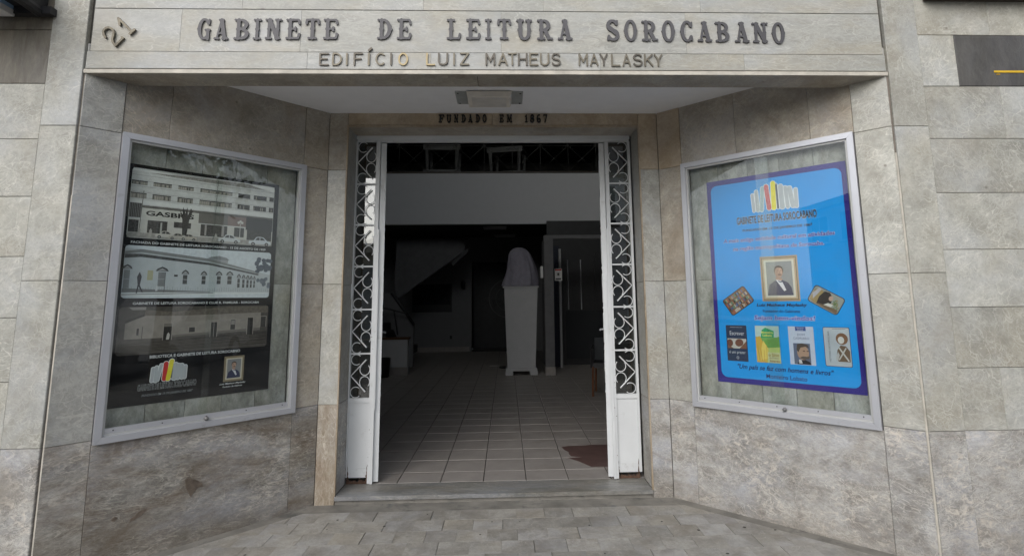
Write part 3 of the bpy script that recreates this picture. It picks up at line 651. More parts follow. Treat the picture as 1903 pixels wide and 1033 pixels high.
def portrait(P, x0, x1, z0, z1, frame_c, l=2, mat_c=(.55, .52, .44)):
    w_, h = x1-x0, z1-z0; X = lambda u: x0+u*w_; Z = lambda v: z0+v*h
    P.rc(x0, x1, z0, z1, frame_c, l); P.rc(X(.035), X(.965), Z(.03), Z(.97), tuple(c*.45 for c in frame_c), l+.3); P.rc(X(.06), X(.94), Z(.05), Z(.95), tuple(min(1, c*1.15) for c in frame_c), l+.6)
    P.rc(X(.10), X(.90), Z(.085), Z(.915), mat_c, l+.9); P.rc(X(.155), X(.845), Z(.125), Z(.875), (.22, .23, .24), l+1.2)
    jk = (.035, .04, .085); sk = (.36, .235, .18)
    P.pg([(X(.16), Z(.127)), (X(.83), Z(.127)), (X(.80), Z(.30)), (X(.72), Z(.40)), (X(.58), Z(.46)), (X(.46), Z(.475)), (X(.36), Z(.44)), (X(.22), Z(.36))], jk, l+1.5)
    P.pg([(X(.40), Z(.47)), (X(.55), Z(.46)), (X(.66), Z(.24)), (X(.60), Z(.22))], (.62, .62, .66), l+1.8)
    P.pg([(X(.38), Z(.53)), (X(.58), Z(.50)), (X(.56), Z(.45)), (X(.42), Z(.47))], sk, l+2.1)
    P.pg([(X(.46), Z(.455)), (X(.52), Z(.435)), (X(.59), Z(.465)), (X(.58), Z(.42)), (X(.52), Z(.41)), (X(.47), Z(.425))], (.05, .06, .12), l+2.4)
    P.el(X(.49), Z(.67), .125*w_, .115*h, (.085, .06, .045), l+2.7); P.el(X(.49), Z(.63), .105*w_, .12*h, sk, l+3)
    P.el(X(.535), Z(.65), .055*w_, .085*h, tuple(c*1.25 for c in sk), l+3.2); P.pg([(X(.38), Z(.70)), (X(.44), Z(.745)), (X(.60), Z(.72)), (X(.60), Z(.75)), (X(.5), Z(.785)), (X(.39), Z(.76))], (.07, .05, .04), l+3.5)
    P.el(X(.515), Z(.585), .052*w_, .014*h, (.10, .06, .045), l+3.6); P.rc(X(.455), X(.495), Z(.672), Z(.682), (.08, .05, .045), l+3.6); P.rc(X(.535), X(.575), Z(.672), Z(.682), (.08, .05, .045), l+3.6)
    P.pg([(X(.51), Z(.67)), (X(.535), Z(.615)), (X(.50), Z(.612))], tuple(c*.7 for c in sk), l+3.6)

def display_case(fr, label, lab_lock, hinge):
    root = thing('display_case', label, 'display case', fr)
    x0, x1, z0, z1 = 0, 1.150 if hinge == 'L' else 1.172, .668, 2.462     # local origin is the outer lower corner line
    W_ = .036; A = MAT['alu']
    def mitre(name, xa, xb, za, zb, w_, y0, y1, mt):
        for poly_ in ([(xa, za), (xb, za), (xb-w_, za+w_), (xa+w_, za+w_)], [(xa, zb), (xa+w_, zb-w_), (xb-w_, zb-w_), (xb, zb)],
                      [(xa, za), (xa+w_, za+w_), (xa+w_, zb-w_), (xa, zb)], [(xb, za), (xb, zb), (xb-w_, zb-w_), (xb-w_, za+w_)]):
            cx = sum(p[0] for p in poly_)/4; cz = sum(p[1] for p in poly_)/4
            q = MB(); q.prism([(x+(cx-x)*.0006, z+(cz-z)*.0006) for x, z in poly_], y0, y1); q.build(name, mt, root)
    mitre('frame_bar', x0, x1, z0, z1, W_, -.028, .012, A)
    mitre('inner_frame', x0+W_, x1-W_, z0+W_, z1-W_, .014, -.014, .012, MAT['alud'])
    q = MB(); q.box(x0+.051, x1-.051, -.012, .006, z0+.0505, z0+.078); q.build('bottom_track', A, root)
    for k in range(5):
        xs = x0+.09+(x1-.18)*k/4; q = MB(); q.lathe([(.0035, 0), (.0035, .003), (.001, .004)], 8); q.build('screw', MAT['black'], root, T((xs, -.012, z0+.064)) @ Matrix.Rotation(R(90), 4, 'X'))
    # marble lined back and the lining of the box
    n = 5; wd = (x1-.10)/n
    for k in range(n):
        for (a, b) in ((z0+.04, ZM), (ZM, z1-.04)):
            slab(root, Matrix.Identity(4), x0+.04+k*(x1-.08)/n, x0+.04+(k+1)*(x1-.08)/n, a, b, 'backing', t=.01, gx=.0012, gz=.002, jit=.0006, name='back_slab', y=.052)
    for nm, b in (('lining', (x0+.012, x0+.03, .0125, .064, z0+.01, z1-.01)), ('lining', (x1-.03, x1-.012, .0125, .064, z0+.01, z1-.01)), ('lining', (x0+.0305, x1-.0305, .0125, .064, z1-.03, z1-.011)), ('lining', (x0+.0305, x1-.0305, .0125, .064, z0+.011, z0+.03))):
        q = MB(); q.box(*b); q.build(nm, MAT['alud'], root)
    mid = .575 if hinge == 'L' else .60
    s0, s1 = (.535, .578) if hinge == 'L' else (.553, .636)
    for (a, b, y) in ((x0+.048, s1, .0), (s0, x1-.048, -.0075)):
        q = MB(); q.box(a, b, y, y+.004, z0+.055, z1-.045); q.build('glass_pane', MAT['glass'], root)
    q = MB(); q.lathe([(.013, 0), (.013, .012), (.009, .016), (.009, .022), (.003, .023)], 14)
    q.build('lock', plain('dull zinc lock', (.22, .22, .22), .45, .5), root, T((s1-.005 if hinge == 'L' else s1+.0, -.012, z0+.052)) @ Matrix.Rotation(R(90), 4, 'X'), True)
    return root
caseL = display_case(FL @ T((.208, 0, 0)), 'aluminium framed glass display case holding the black poster', 'L', 'L')
caseR = display_case(FR @ T((LR-1.381, 0, 0)), 'aluminium framed glass display case holding the bright blue poster', 'R', 'R')

# ---- black poster in the case on the splayed wall beside the 21
pL = thing('poster', 'black poster with three old photographs of buildings and a row of books logo', 'poster', FL @ T((.272, .05, .843)))
q = MB(); q.box(0, .918, -.002, -.0002, 0, 1.45); q.build('sheet', ink((.008, .008, .010), rough=.35), pL)
S1, S2, S3 = (.40, .39, .36), (.27, .265, .25), (.09, .085, .08)
P = Print()    # top photograph: long modern building
P.rr(.014, .886, .995, 1.428, .02, ink((0.611, 0.625, 0.611), .1, 60), 1)
P.pg([(.016, 1.41), (.10, 1.407), (.48, 1.427), (.69, 1.429), (.884, 1.388), (.884, 1.425), (.02, 1.427)], (0.738, 0.753, 0.738), 1.2)
P.pg([(.10, 1.407), (.48, 1.42), (.69, 1.425), (.82, 1.397), (.48, 1.395), (.2, 1.40)], ink((0.284, 0.277, 0.256), .4, 120), 1.4)
for k in range(5): P.line((.016, 1.385-.022*k*1.6), (.884, 1.388-.022*k*1.6-.004), .0022, (0.284, 0.284, 0.284), 1.5)
for (a, b) in ((.016, .099), (.130, .231), (.268, .358), (.397, .599), (.637, .718), (.742, .832), (.852, .884)):
    for (z, h, dk) in ((1.350, .026 if a < .6 else .031, .16), (1.274, .034, .13)):
        P.rc(a, b, z-h, z, (0.298, 0.291, 0.263) if a < .5 else (.07, .068, .065), 2); P.rc(a, b, z-.006, z, (.05, .05, .05), 2.2)
        n_ = int((b-a)/.012)
        for i in range(n_): P.rc(a+.003+i*.012, a+.007+i*.012, z-h+.003, z-.008, (0.454, 0.426, 0.369) if random.random() < (.6 if a < .5 else .25) else (.05, .05, .05), 2.4)
P.rc(.016, .884, 1.205, 1.228, (0.710, 0.724, 0.710), 2); P.rc(.082, .884, 1.183, 1.199, ink((0.142, 0.138, 0.128), .3, 60), 2.2)
P.rc(.016, .080, 1.12, 1.21, (.06, .06, .06), 2.2)
for i in range(7): P.rc(.02+i*.009, .022+i*.009, 1.12, 1.21, (0.284, 0.284, 0.284), 2.4)
P.rc(.082, .40, 1.11, 1.183, (0.596, 0.596, 0.554), 2.2); P.rc(.40, .58, 1.118, 1.183, (0.170, 0.163, 0.149), 2.2); P.rc(.58, .70, 1.118, 1.183, (0.241, 0.185, 0.170), 2.2)
P.rc(.70, .884, 1.10, 1.19, (.07, .07, .07), 2.2)
P.tx('GASBR S', .104, .372, 1.137, 1.168, (.03, .03, .03), 3, .03)
P.rc(.016, .884, 1.02, 1.11, (0.568, 0.561, 0.525), 2.1)
for a, b, c, d in ((.117, .224, 1.03, 1.109), (.26, .358, 1.075, 1.112), (.416, .58, 1.035, 1.113), (.625, .69, 1.045, 1.11), (.71, .88, 1.03, 1.10), (.018, .07, 1.03, 1.105)): P.rc(a, b, c, d, ink((.075, .073, .07), .5, 70), 2.6)
P.rc(.186, .196, 1.03, 1.10, (0.426, 0.426, 0.398), 3); P.rc(.44, .452, 1.04, 1.112, (0.355, 0.341, 0.327), 3); P.rc(.545, .56, 1.04, 1.112, (0.355, 0.341, 0.327), 3)
P.rc(.016, .885, .997, 1.028, ink((0.341, 0.334, 0.312), .25, 50), 2.8)
def car_print(P, x, z, L_, c, l=4):
    h = L_*.38
    P.pg([(x, z+.1*h), (x+.02*L_, z+.45*h), (x+.22*L_, z+.55*h), (x+.34*L_, z+.95*h), (x+.5*L_, z+h), (x+.66*L_, z+.92*h), (x+.82*L_, z+.55*h), (x+.98*L_, z+.42*h), (x+L_, z+.1*h)], c, l)
    P.pg([(x+.28*L_, z+.58*h), (x+.37*L_, z+.87*h), (x+.48*L_, z+.92*h), (x+.48*L_, z+.58*h)], (.07, .07, .07), l+.2); P.pg([(x+.51*L_, z+.58*h), (x+.51*L_, z+.92*h), (x+.63*L_, z+.85*h), (x+.74*L_, z+.58*h)], (.07, .07, .07), l+.2)
    for k in (.2, .8): P.el(x+k*L_, z+.1*h, .085*L_, .085*L_, (.04, .04, .04), l+.3, 12); P.el(x+k*L_, z+.1*h, .04*L_, .04*L_, (0.426, 0.426, 0.426), l+.4, 10)
car_print(P, .162, 1.006, .115, (0.540, 0.525, 0.483)); car_print(P, .235, 1.002, .105, (0.426, 0.412, 0.369), 4.6); car_print(P, .30, 1.003, .10, (0.469, 0.440, 0.383)); car_print(P, .525, 1.003, .145, (0.568, 0.596, 0.611)); car_print(P, .725, .999, .155, (0.596, 0.639, 0.682))
P.pg([(.31, 1.03), (.335, 1.03), (.345, 1.13), (.362, 1.19), (.35, 1.21), (.335, 1.16), (.33, 1.215), (.32, 1.17), (.305, 1.215), (.305, 1.16), (.285, 1.20), (.305, 1.13)], (.055, .053, .05), 5)
P.line((.075, 1.03), (.083, 1.29), .004, (0.170, 0.170, 0.156), 5); P.line((.663, 1.035), (.663, 1.14), .004, (0.596, 0.596, 0.568), 5)
for dx in (-.012, 0, .012): P.el(.663+dx, 1.145+(.008 if dx == 0 else 0), .008, .009, (0.639, 0.639, 0.611), 5.2, 12)
P.line((.497, 1.02), (.503, 1.42), .003, (.08, .08, .08), 5)
for xx in (.07, .13, .505): P.pg([(xx, 1.01), (xx+.012, 1.01), (xx+.014, 1.045), (xx+.006, 1.06), (xx-.001, 1.045)], (0.426, 0.412, 0.383), 5)
P.build('photograph', None, pL)
P = Print()    # middle photograph: old corner building
P.rr(.015, .887, .631, .949, .02, ink((0.596, 0.653, 0.696), .1, 50), 1)
P.pg([(.016, .93), (.096, .928), (.487, .887), (.806, .808), (.886, .79), (.886, .74), (.886, .664), (.50, .668), (.016, .69)], (0.469, 0.511, 0.540), 1.3)
P.pg([(.016, .912), (.10, .928), (.487, .887), (.806, .808), (.806, .800), (.487, .868), (.10, .908), (.016, .895)], (0.220, 0.234, 0.241), 1.6)
P.pg([(.016, .895), (.10, .90), (.489, .860), (.806, .796), (.806, .785), (.489, .845), (.10, .880), (.016, .87)], ink((.075, .08, .085), .4, 80), 1.9)
P.pg([(.466, .886), (.609, .881), (.59, .898), (.542, .909), (.49, .90)], (0.241, 0.256, 0.270), 1.2); P.rc(.48, .60, .862, .886, (0.341, 0.355, 0.369), 1.1)
for k, (xa, xb, za, zb) in enumerate(((.020, .05, .69, .80), (.198, .238, .703, .791), (.335, .36, .719, .777), (.445, .468, .72, .773), (.537, .561, .722, .774), (.603, .63, .722, .776), (.668, .684, .70, .76), (.70, .715, .70, .755), (.728, .742, .70, .753), (.752, .764, .70, .75), (.775, .785, .70, .748))):
    P.rc(xa, xb, za, zb, (.07, .075, .08) if k > 1 else (0.213, 0.227, 0.241), 2.2); P.rc(xa, xb, (za+zb)/2-.002, (za+zb)/2+.002, (0.355, 0.369, 0.383), 2.5)
    mx = (xa+xb)/2; w2 = (xb-xa)*.9
    P.pg([(mx-w2, zb+.006), (mx+w2, zb+.006), (mx+w2*.7, zb+.022), (mx, zb+.034), (mx-w2*.7, zb+.022)], (.065, .07, .075), 2.2); P.pg([(mx-w2*.7, zb+.009), (mx+w2*.7, zb+.009), (mx, zb+.025)], (0.341, 0.355, 0.369), 2.5)
P.rc(.285, .305, .765, .777, (.04, .04, .045), 2.3); P.rc(.14, .17, .74, .80, (0.398, 0.398, 0.270), 2.2)
P.pg([(.016, .69), (.50, .672), (.50, .668), (.016, .665)], (0.185, 0.192, 0.199), 2); P.pg([(.016, .665), (.50, .668), (.886, .668), (.886, .66), (.5, .652), (.016, .64)], (0.653, 0.696, 0.710), 2)
P.line((.016, .652), (.52, .664), .004, (0.128, 0.128, 0.142), 2.4)
for i in range(60): P.rc(.02+i*.0145, .0212+i*.0145, .672, .69+.012*(random.random()), (0.170, 0.177, 0.185), 2.3)
for i in range(26): P.el(.84+random.uniform(-.05, .045), .86+random.uniform(-.05, .04), .016, .014, ink((0.085, 0.106, 0.142), .3), 3+.02*i, 8)
for i in range(14): P.el(.85+random.uniform(-.05, .03), .74+random.uniform(-.03, .03), .012, .014, ink((0.156, 0.185, 0.227), .3), 3.6+.02*i, 8)
P.pg([(.088, .66), (.094, .71), (.088, .76), (.10, .79), (.112, .76), (.106, .71), (.125, .665), (.118, .665), (.10, .70), (.095, .66)], (.07, .07, .08), 3)
P.line((.235, .665), (.237, .79), .003, (0.114, 0.114, 0.128), 3); P.pg([(.188, .675), (.20, .675), (.2, .705), (.192, .71)], (0.568, 0.596, 0.611), 3)
P.build('photograph', None, pL)
P = Print()    # lower photograph: brown street view
P.rr(.014, .889, .295, .578, .02, ink((.085, .078, .07), .25, 30), 1)
P.pg([(.06, .577), (.15, .577), (.15, .56), (.08, .56)], (0.284, 0.270, 0.256), 1.3)
P.pg([(.146, .56), (.30, .545), (.625, .573), (.885, .572), (.885, .53), (.625, .523), (.30, .515), (.146, .515)], ink((0.142, 0.125, 0.106), .25, 60), 1.3)
P.pg([(.05, .48), (.146, .525), (.30, .52), (.625, .525), (.838, .53), (.838, .41), (.259, .388), (.05, .388)], ink((0.263, 0.241, 0.216), .15, 25), 1.6)
P.pg([(.05, .50), (.146, .535), (.146, .522), (.05, .485)], (.06, .055, .05), 1.8); P.pg([(.259, .388), (.838, .412), (.838, .425), (.259, .40)], (0.156, 0.142, 0.128), 1.9)
P.pg([(.016, .36), (.26, .372), (.84, .40), (.888, .40), (.888, .31), (.016, .31)], ink((.065, .058, .052), .4, 12), 1.7)
for i in range(14): P.line((.03, .355-.0035*i), (.88, .385-.0055*i+random.uniform(-.004, .004)), .0016, (0.142, 0.128, 0.114) if i % 2 else (.04, .035, .03), 2)
for xa, xb, za, zb, c in ((.252, .296, .373, .475, .03), (.393, .427, .415, .445, .04), (.521, .558, .378, .473, .035), (.642, .672, .42, .484, .05), (.752, .788, .382, .495, .025), (.84, .875, .43, .50, .05), (.11, .122, .41, .45, .05)):
    P.rc(xa-.004, xb+.004, za, zb+.004, (0.312, 0.284, 0.256), 2); P.rc(xa, xb, za, zb, (c, c*.95, c*.9), 2.3)
P.rc(.252, .296, .455, .475, (0.170, 0.156, 0.142), 2.6); P.rc(.537, .541, .378, .473, (0.227, 0.213, 0.199), 2.6); P.rc(.645, .669, .452, .48, (0.241, 0.227, 0.213), 2.6)
P.pg([(.268, .376), (.285, .376), (.288, .405), (.28, .42), (.272, .41)], (0.454, 0.440, 0.412), 2.8); P.line((.138, .35), (.14, .46), .003, (.04, .04, .035), 2.8)
P.build('photograph', None, pL)
wh = (.62, .64, .66)
for t, a, b, z0, z1 in (('FACHADA DO GABINETE DE LEITURA SOROCABANO - 15 DE AGOSTO DE 1959', .040, .845, .961, .976), ('GABINETE DE LEITURA SOROCABANO E CLUE R. FAMILIAR - SOROCABA', .078, .822, .592, .607), ('BIBLIOTECA E GABINETE DE LEITURA SOROCABNO', .190, .714, .268, .286)):
    P = Print(); P.tx(t, a, b, z0, z1, wh, 1, .025); P.build('caption', None, pL)
P = Print()
bookrow(P, [((.214, .205), (.211, .134), .0085, GR), ((.232, .212), (.230, .132), .009, GR), ((.256, .224), (.240, .136), .0085, GR), ((.281, .230), (.277, .139), .013, RD),
            ((.322, .222), (.314, .142), .004, DK), ((.311, .243), (.297, .137), .0125, YL), ((.333, .221), (.330, .137), .012, GR), ((.351, .215), (.351, .137), .010, GR), ((.368, .213), (.373, .139), .011, GR), ((.389, .205), (.388, .137), .0085, GR)])
P.tx('GABINETE DE LEITURA SOROCABANO', .141, .458, .083, .118, (.02, .02, .022), 4, .012, halo=(.55, .58, .60), hw=.03)
P.tx('FUNDADO EM 13 DE JANEIRO DE 1867', .165, .440, .043, .059, (.12, .13, .14), 4, .0, shear=.2, halo=(.45, .48, .5), hw=.025)
P.build('logo', None, pL)
P = Print(); portrait(P, .619, .745, .081, .244, (.30, .25, .17)); P.build('portrait', None, pL)
P = Print(); P.tx('Luiz Matheus Maylasky', .598, .763, .060, .073, wh, 1, .02, .35); P.tx('Fundador do Gabinete', .617, .741, .044, .054, wh, 1, .01, .35); P.build('caption', None, pL)

# ---- blue poster
pR = thing('poster', 'bright blue poster with a purple border, framed portrait and four book covers', 'poster', FR @ T((LR-1.2125, .05, .848)))
PU = (.028, .018, .20); BL = (.012, .27, .70)
q = MB(); q.box(0, .934, -.002, -.0002, 0, 1.452); q.build('sheet', ink(PU, .03, rough=.35), pR)
P = Print(); P.rr(.030, .905, .036, 1.415, .045, ink(BL, .05, 2, .35), 1); P.build('blue_field', None, pR)
P = Print()
bookrow(P, [((.334, 1.310), (.339, 1.196), .010, GR), ((.361, 1.330), (.366, 1.197), .012, GR), ((.406, 1.349), (.392, 1.197), .012, (.33, .42, .45)), ((.432, 1.358), (.443, 1.204), .015, RD),
            ((.500, 1.362), (.503, 1.198), .007, DK), ((.479, 1.374), (.475, 1.203), .0155, YL), ((.528, 1.345), (.531, 1.202), .0155, GR), ((.559, 1.333), (.566, 1.199), .012, GR), ((.585, 1.325), (.600, 1.202), .0145, GR), ((.623, 1.310), (.622, 1.197), .0115, GR)])
P.tx('GABINETE DE LEITURA SOROCABANO', .211, .741, 1.108, 1.162, (.012, .012, .02), 5, .03, halo=(.55, .66, .76), hw=.022)
P.tx('FUNDADO EM 13 DE JANEIRO DE 1867', .249, .709, 1.050, 1.072, (.03, .035, .06), 5, .03, halo=(.30, .48, .68), hw=.015)
P.build('logo', None, pR)
HP, HW = (.055, .035, .30), (.60, .66, .82)
for t, a, b, z0, z1 in (('A mais antiga entidade cultural em atividades', .103, .836, .976, 1.012), ('na região metropolitana de Sorocaba.', .172, .769, .915, .951), ('Sejam bem-vindos!', .288, .677, .428, .470)):
    P = Print(); P.tx(t, a, b, z0, z1, (.03, .03, .27), 2, .024, .12, halo=(.70, .75, .88), hw=.032); P.build('lettering', None, pR)
P = Print(); portrait(P, .353, .598, .565, .870, (.36, .27, .17)); P.build('portrait', None, pR)
P = Print(); P.tx('Luiz Matheus Maylasky', .310, .636, .524, .550, (.02, .02, .05), 2, .035, .2); P.tx('Fundador do Gabinete', .350, .589, .489, .508, (.02, .03, .09), 2, .02); P.build('lettering', None, pR)
P = Print()   # picture of shelves
cx, cz, rot = .182, .569, 34; ca, sa = math.cos(R(rot)), math.sin(R(rot))
P.rr(cx-.0975, cx+.0975, cz-.066, cz+.066, .018, (.02, .025, .04), 2, rot); P.rr(cx-.093, cx+.093, cz-.0615, cz+.0615, .015, (.16, .085, .05), 2.3, rot)
rb = random.Random(4)
for row in range(4):
    x = -.088
    while x < .082:
        bw = rb.uniform(.006, .013); z0 = -.058+row*.03; h = rb.uniform(.017, .025); c = rb.choice([(.30, .10, .07), (.10, .17, .28), (.34, .27, .17), (.10, .2, .14), (.4, .36, .3), (.07, .09, .18), (.25, .14, .08), (.04, .035, .03)])
        pts = [(x, z0), (x+bw, z0), (x+bw, z0+h), (x, z0+h)]; P.pg([(cx+a*ca-b*sa, cz+a*sa+b*ca) for a, b in pts], c, 2.6); x += bw+.001
P.build('picture', None, pR)
P = Print()   # picture of somebody reading
cx, cz, rot = .750, .572, -31; ca, sa = math.cos(R(rot)), math.sin(R(rot)); tr = lambda L_: [(cx+a*ca-b*sa, cz+a*sa+b*ca) for a, b in L_]
P.rr(cx-.098, cx+.098, cz-.060, cz+.060, .02, (.02, .025, .04), 2, rot); P.rr(cx-.093, cx+.093, cz-.0555, cz+.0555, .017, (.26, .28, .26), 2.3, rot)
P.pg(tr([(-.088, -.04), (-.05, -.052), (.0, -.02), (-.02, .035), (-.06, .05), (-.088, .03)]), (.30, .22, .10), 2.6); P.pg(tr([(-.088, .0), (-.07, .05), (-.05, .05), (-.07, -.03)]), (.38, .38, .42), 2.7)
P.pg(tr([(-.04, -.05), (.01, -.05), (.035, -.01), (.03, .03), (.0, .052), (-.03, .045), (-.045, .0)]), (.035, .028, .025), 2.9); P.el(cx+.022*ca-.022*sa, cz+.022*sa+.022*ca, .013, .017, (.42, .30, .24), 3.2, 14, rot)
P.pg(tr([(-.05, -.05), (.09, -.052), (.088, -.025), (.03, -.03), (-.02, -.038)]), (.16, .11, .07), 3.1); P.pg(tr([(.0, -.035), (.045, -.028), (.05, -.008), (.02, -.012)]), (.55, .55, .52), 3.3)
for i in range(22): P.el(cx+rb.uniform(.035, .078)*ca-rb.uniform(-.02, .03)*sa, cz+rb.uniform(.035, .08)*sa+rb.uniform(-.02, .03)*ca, .006, .004, rb.choice([(.10, .16, .06), (.2, .22, .08), (.25, .2, .1)]), 3.2+i*.02, 7, rb.uniform(0, 180))
P.build('picture', None, pR)
P = Print(); x0, x1, z0, z1 = .081, .228, .151, .398
P.rc(x0, x1, z0, z1, (.012, .018, .04), 2); P.rc(x0+.005, x1-.005, z0+.005, z1-.005, (.05, .07, .12), 2.2); P.rc(x0+.006, x1-.006, z0+.006, z1-.006, (.022, .035, .075), 2.4)
P.tx('Escrever', x0+.027, x1-.018, .330, .357, (.5, .52, .56), 3); P.tx('é um prazer', x0+.016, x1-.016, .197, .222, (.45, .48, .52), 3); P.rc(x0+.03, x1-.05, .383, .3855, (.3, .32, .36), 3); P.rc(x1-.047, x1-.03, .383, .3855, (.3, .32, .36), 3)
P.rc(x0+.007, x1-.007, .238, .306, (.42, .41, .38), 2.6); P.el(x0+.024, .275, .022, .026, (.12, .05, .035), 2.8, 14); P.el(x0+.090, .278, .030, .026, (.14, .06, .04), 2.8, 14, 20); P.pg([(x0+.09, .238), (x1-.007, .238), (x1-.007, .29)], (.17, .08, .05), 2.9); P.pg([(x0+.007, .238), (x0+.05, .238), (x0+.007, .262)], (.17, .08, .05), 2.9)
P.el(x0+.074, .175, .009, .010, (.4, .43, .47), 2.8, 10); P.el(x0+.074, .175, .006, .007, (.022, .035, .075), 2.9, 10)
P.build('book_cover', None, pR)
P = Print(); x0, x1, z0, z1 = .287, .445, .154, .399
P.rc(x0, x1, z0, z1, (.40, .52, .50), 2); P.rc(x0, x1, z0+.13, z0+.17, (.16, .34, .10), 2.2); P.pg([(x0+.06, .30), (x1, .33), (x1, .26), (x0+.05, .25)], (.13, .30, .07), 2.3); P.rc(x0, x1, z0, z0+.11, (.42, .50, .16), 2.2)
P.pg([(x0, z0), (x0+.07, z0), (x0+.06, .26), (x0+.03, .33), (x0, .32)], (.50, .33, .06), 2.5); P.pg([(x0+.03, .17), (x0+.075, .18), (x0+.08, .25), (x0+.05, .30), (x0+.035, .25)], (.62, .50, .12), 2.7)
for i in range(9): P.line((x0+.012+i*.008, z0+.01), (x0+.002+i*.010, .25+.02*math.sin(i*2)), .003, (.40, .24, .05) if i % 2 else (.60, .46, .12), 2.8+.02*i)
P.pg([(x0+.035, .318), (x0+.045, .37), (x0+.07, .388), (x0+.125, .365), (x0+.122, .322)], (.03, .28, .12), 2.9); P.tx('Monteiro', x0+.042, x0+.118, .347, .363, (.6, .62, .15), 3.2, .02); P.tx('Lobato', x0+.05, x0+.112, .327, .344, (.6, .62, .15), 3.2, .02)
P.rc(x0+.075, x1, z0, z0+.07, (.50, .52, .30), 3); P.tx('o Sítio', x0+.08, x1-.01, .196, .218, (.32, .20, .06), 3.4, .02); P.tx('do Picapau', x0+.085, x1-.012, .180, .192, (.2, .08, .05), 3.4, .01); P.tx('Amarelo', x0+.085, x1-.006, .160, .175, (.25, .09, .05), 3.4, .02)
P.build('book_cover', None, pR)
P = Print(); x0, x1, z0, z1 = .504, .660, .155, .400
P.rc(x0, x1, z0, z1, (.42, .47, .58), 2); P.rc(x0+.045, x0+.110, .372, .399, (.04, .07, .22), 2.3); P.tx('Machado', x0+.055, x0+.098, .387, .395, (.5, .52, .6), 2.8); P.tx('de Assis', x0+.058, x0+.095, .376, .384, (.5, .52, .6), 2.8)
P.tx('DOM', x0+.056, x0+.102, .341, .355, (.12, .12, .16), 2.5); P.tx('CASMURRO', x0+.030, x0+.127, .317, .331, (.12, .12, .16), 2.5)
P.rc(x0+.026, x0+.128, .158, .292, (.10, .12, .18), 2.3); P.pg([(x0+.04, .158), (x0+.128, .158), (x0+.12, .175), (x0+.09, .19), (x0+.06, .18)], (.02, .02, .025), 2.6); P.el(x0+.083, .232, .036, .046, (.33, .22, .16), 2.8, 18); P.pg([(x0+.044, .25), (x0+.05, .285), (x0+.08, .293), (x0+.115, .283), (x0+.122, .262), (x0+.10, .272), (x0+.07, .265), (x0+.055, .235)], (.07, .055, .045), 3)
P.pg([(x0+.06, .20), (x0+.085, .188), (x0+.118, .195), (x0+.124, .215), (x0+.105, .208), (x0+.08, .21)], (.10, .08, .07), 3.1); P.rc(x0+.082, x0+.096, .241, .246, (.08, .05, .04), 3.2); P.rc(x0+.106, x0+.119, .241, .246, (.08, .05, .04), 3.2); P.pg([(x0+.055, .165), (x0+.075, .165), (x0+.07, .185), (x0+.055, .19)], (.5, .5, .5), 3)
P.build('book_cover', None, pR)
P = Print(); x0, x1, z0, z1 = .715, .867, .158, .401
P.rr(x0, x1, z0, z1, .01, (.03, .03, .05), 2); P.rr(x0+.003, x1-.003, z0+.003, z1-.003, .008, ink((.37, .41, .45), .1, 10), 2.2)
P.tx('HISTÓRIA DE SOROCABA', x0+.036, x0+.036+.19, z0+.028, z0+.041, (.05, .06, .08), 2.5, .0, rot=90); P.rc(x0+.055, x0+.13, .389, .392, (.15, .16, .18), 2.5)
P.el(x0+.105, .330, .034, .036, (.17, .09, .05), 2.5, 18); P.el(x0+.100, .322, .018, .022, (.50, .50, .48), 2.8, 14); P.pg([(x0+.065, .20), (x0+.075, .26), (x0+.095, .29), (x0+.125, .285), (x0+.145, .255), (x0+.143, .19), (x0+.08, .19)], (.13, .09, .06), 2.6)
P.line((x0+.085, .275), (x0+.135, .195), .009, (.42, .42, .40), 2.9); P.line((x0+.125, .275), (x0+.080, .20), .008, (.40, .40, .38), 3.0); P.pg([(x0+.062, .21), (x0+.078, .25), (x0+.086, .23), (x0+.072, .19)], (.36, .37, .37), 2.9)
P.build('book_cover', None, pR)
P = Print(); P.tx('"Um país se faz com homens e livros"', .150, .759, .092, .134, (.012, .012, .07), 2, .02, .3); P.build('lettering', None, pR)
P = Print(); P.tx('Monteiro Lobato', .342, .599, .052, .080, (.02, .03, .13), 2, .012); P.build('lettering', None, pR)

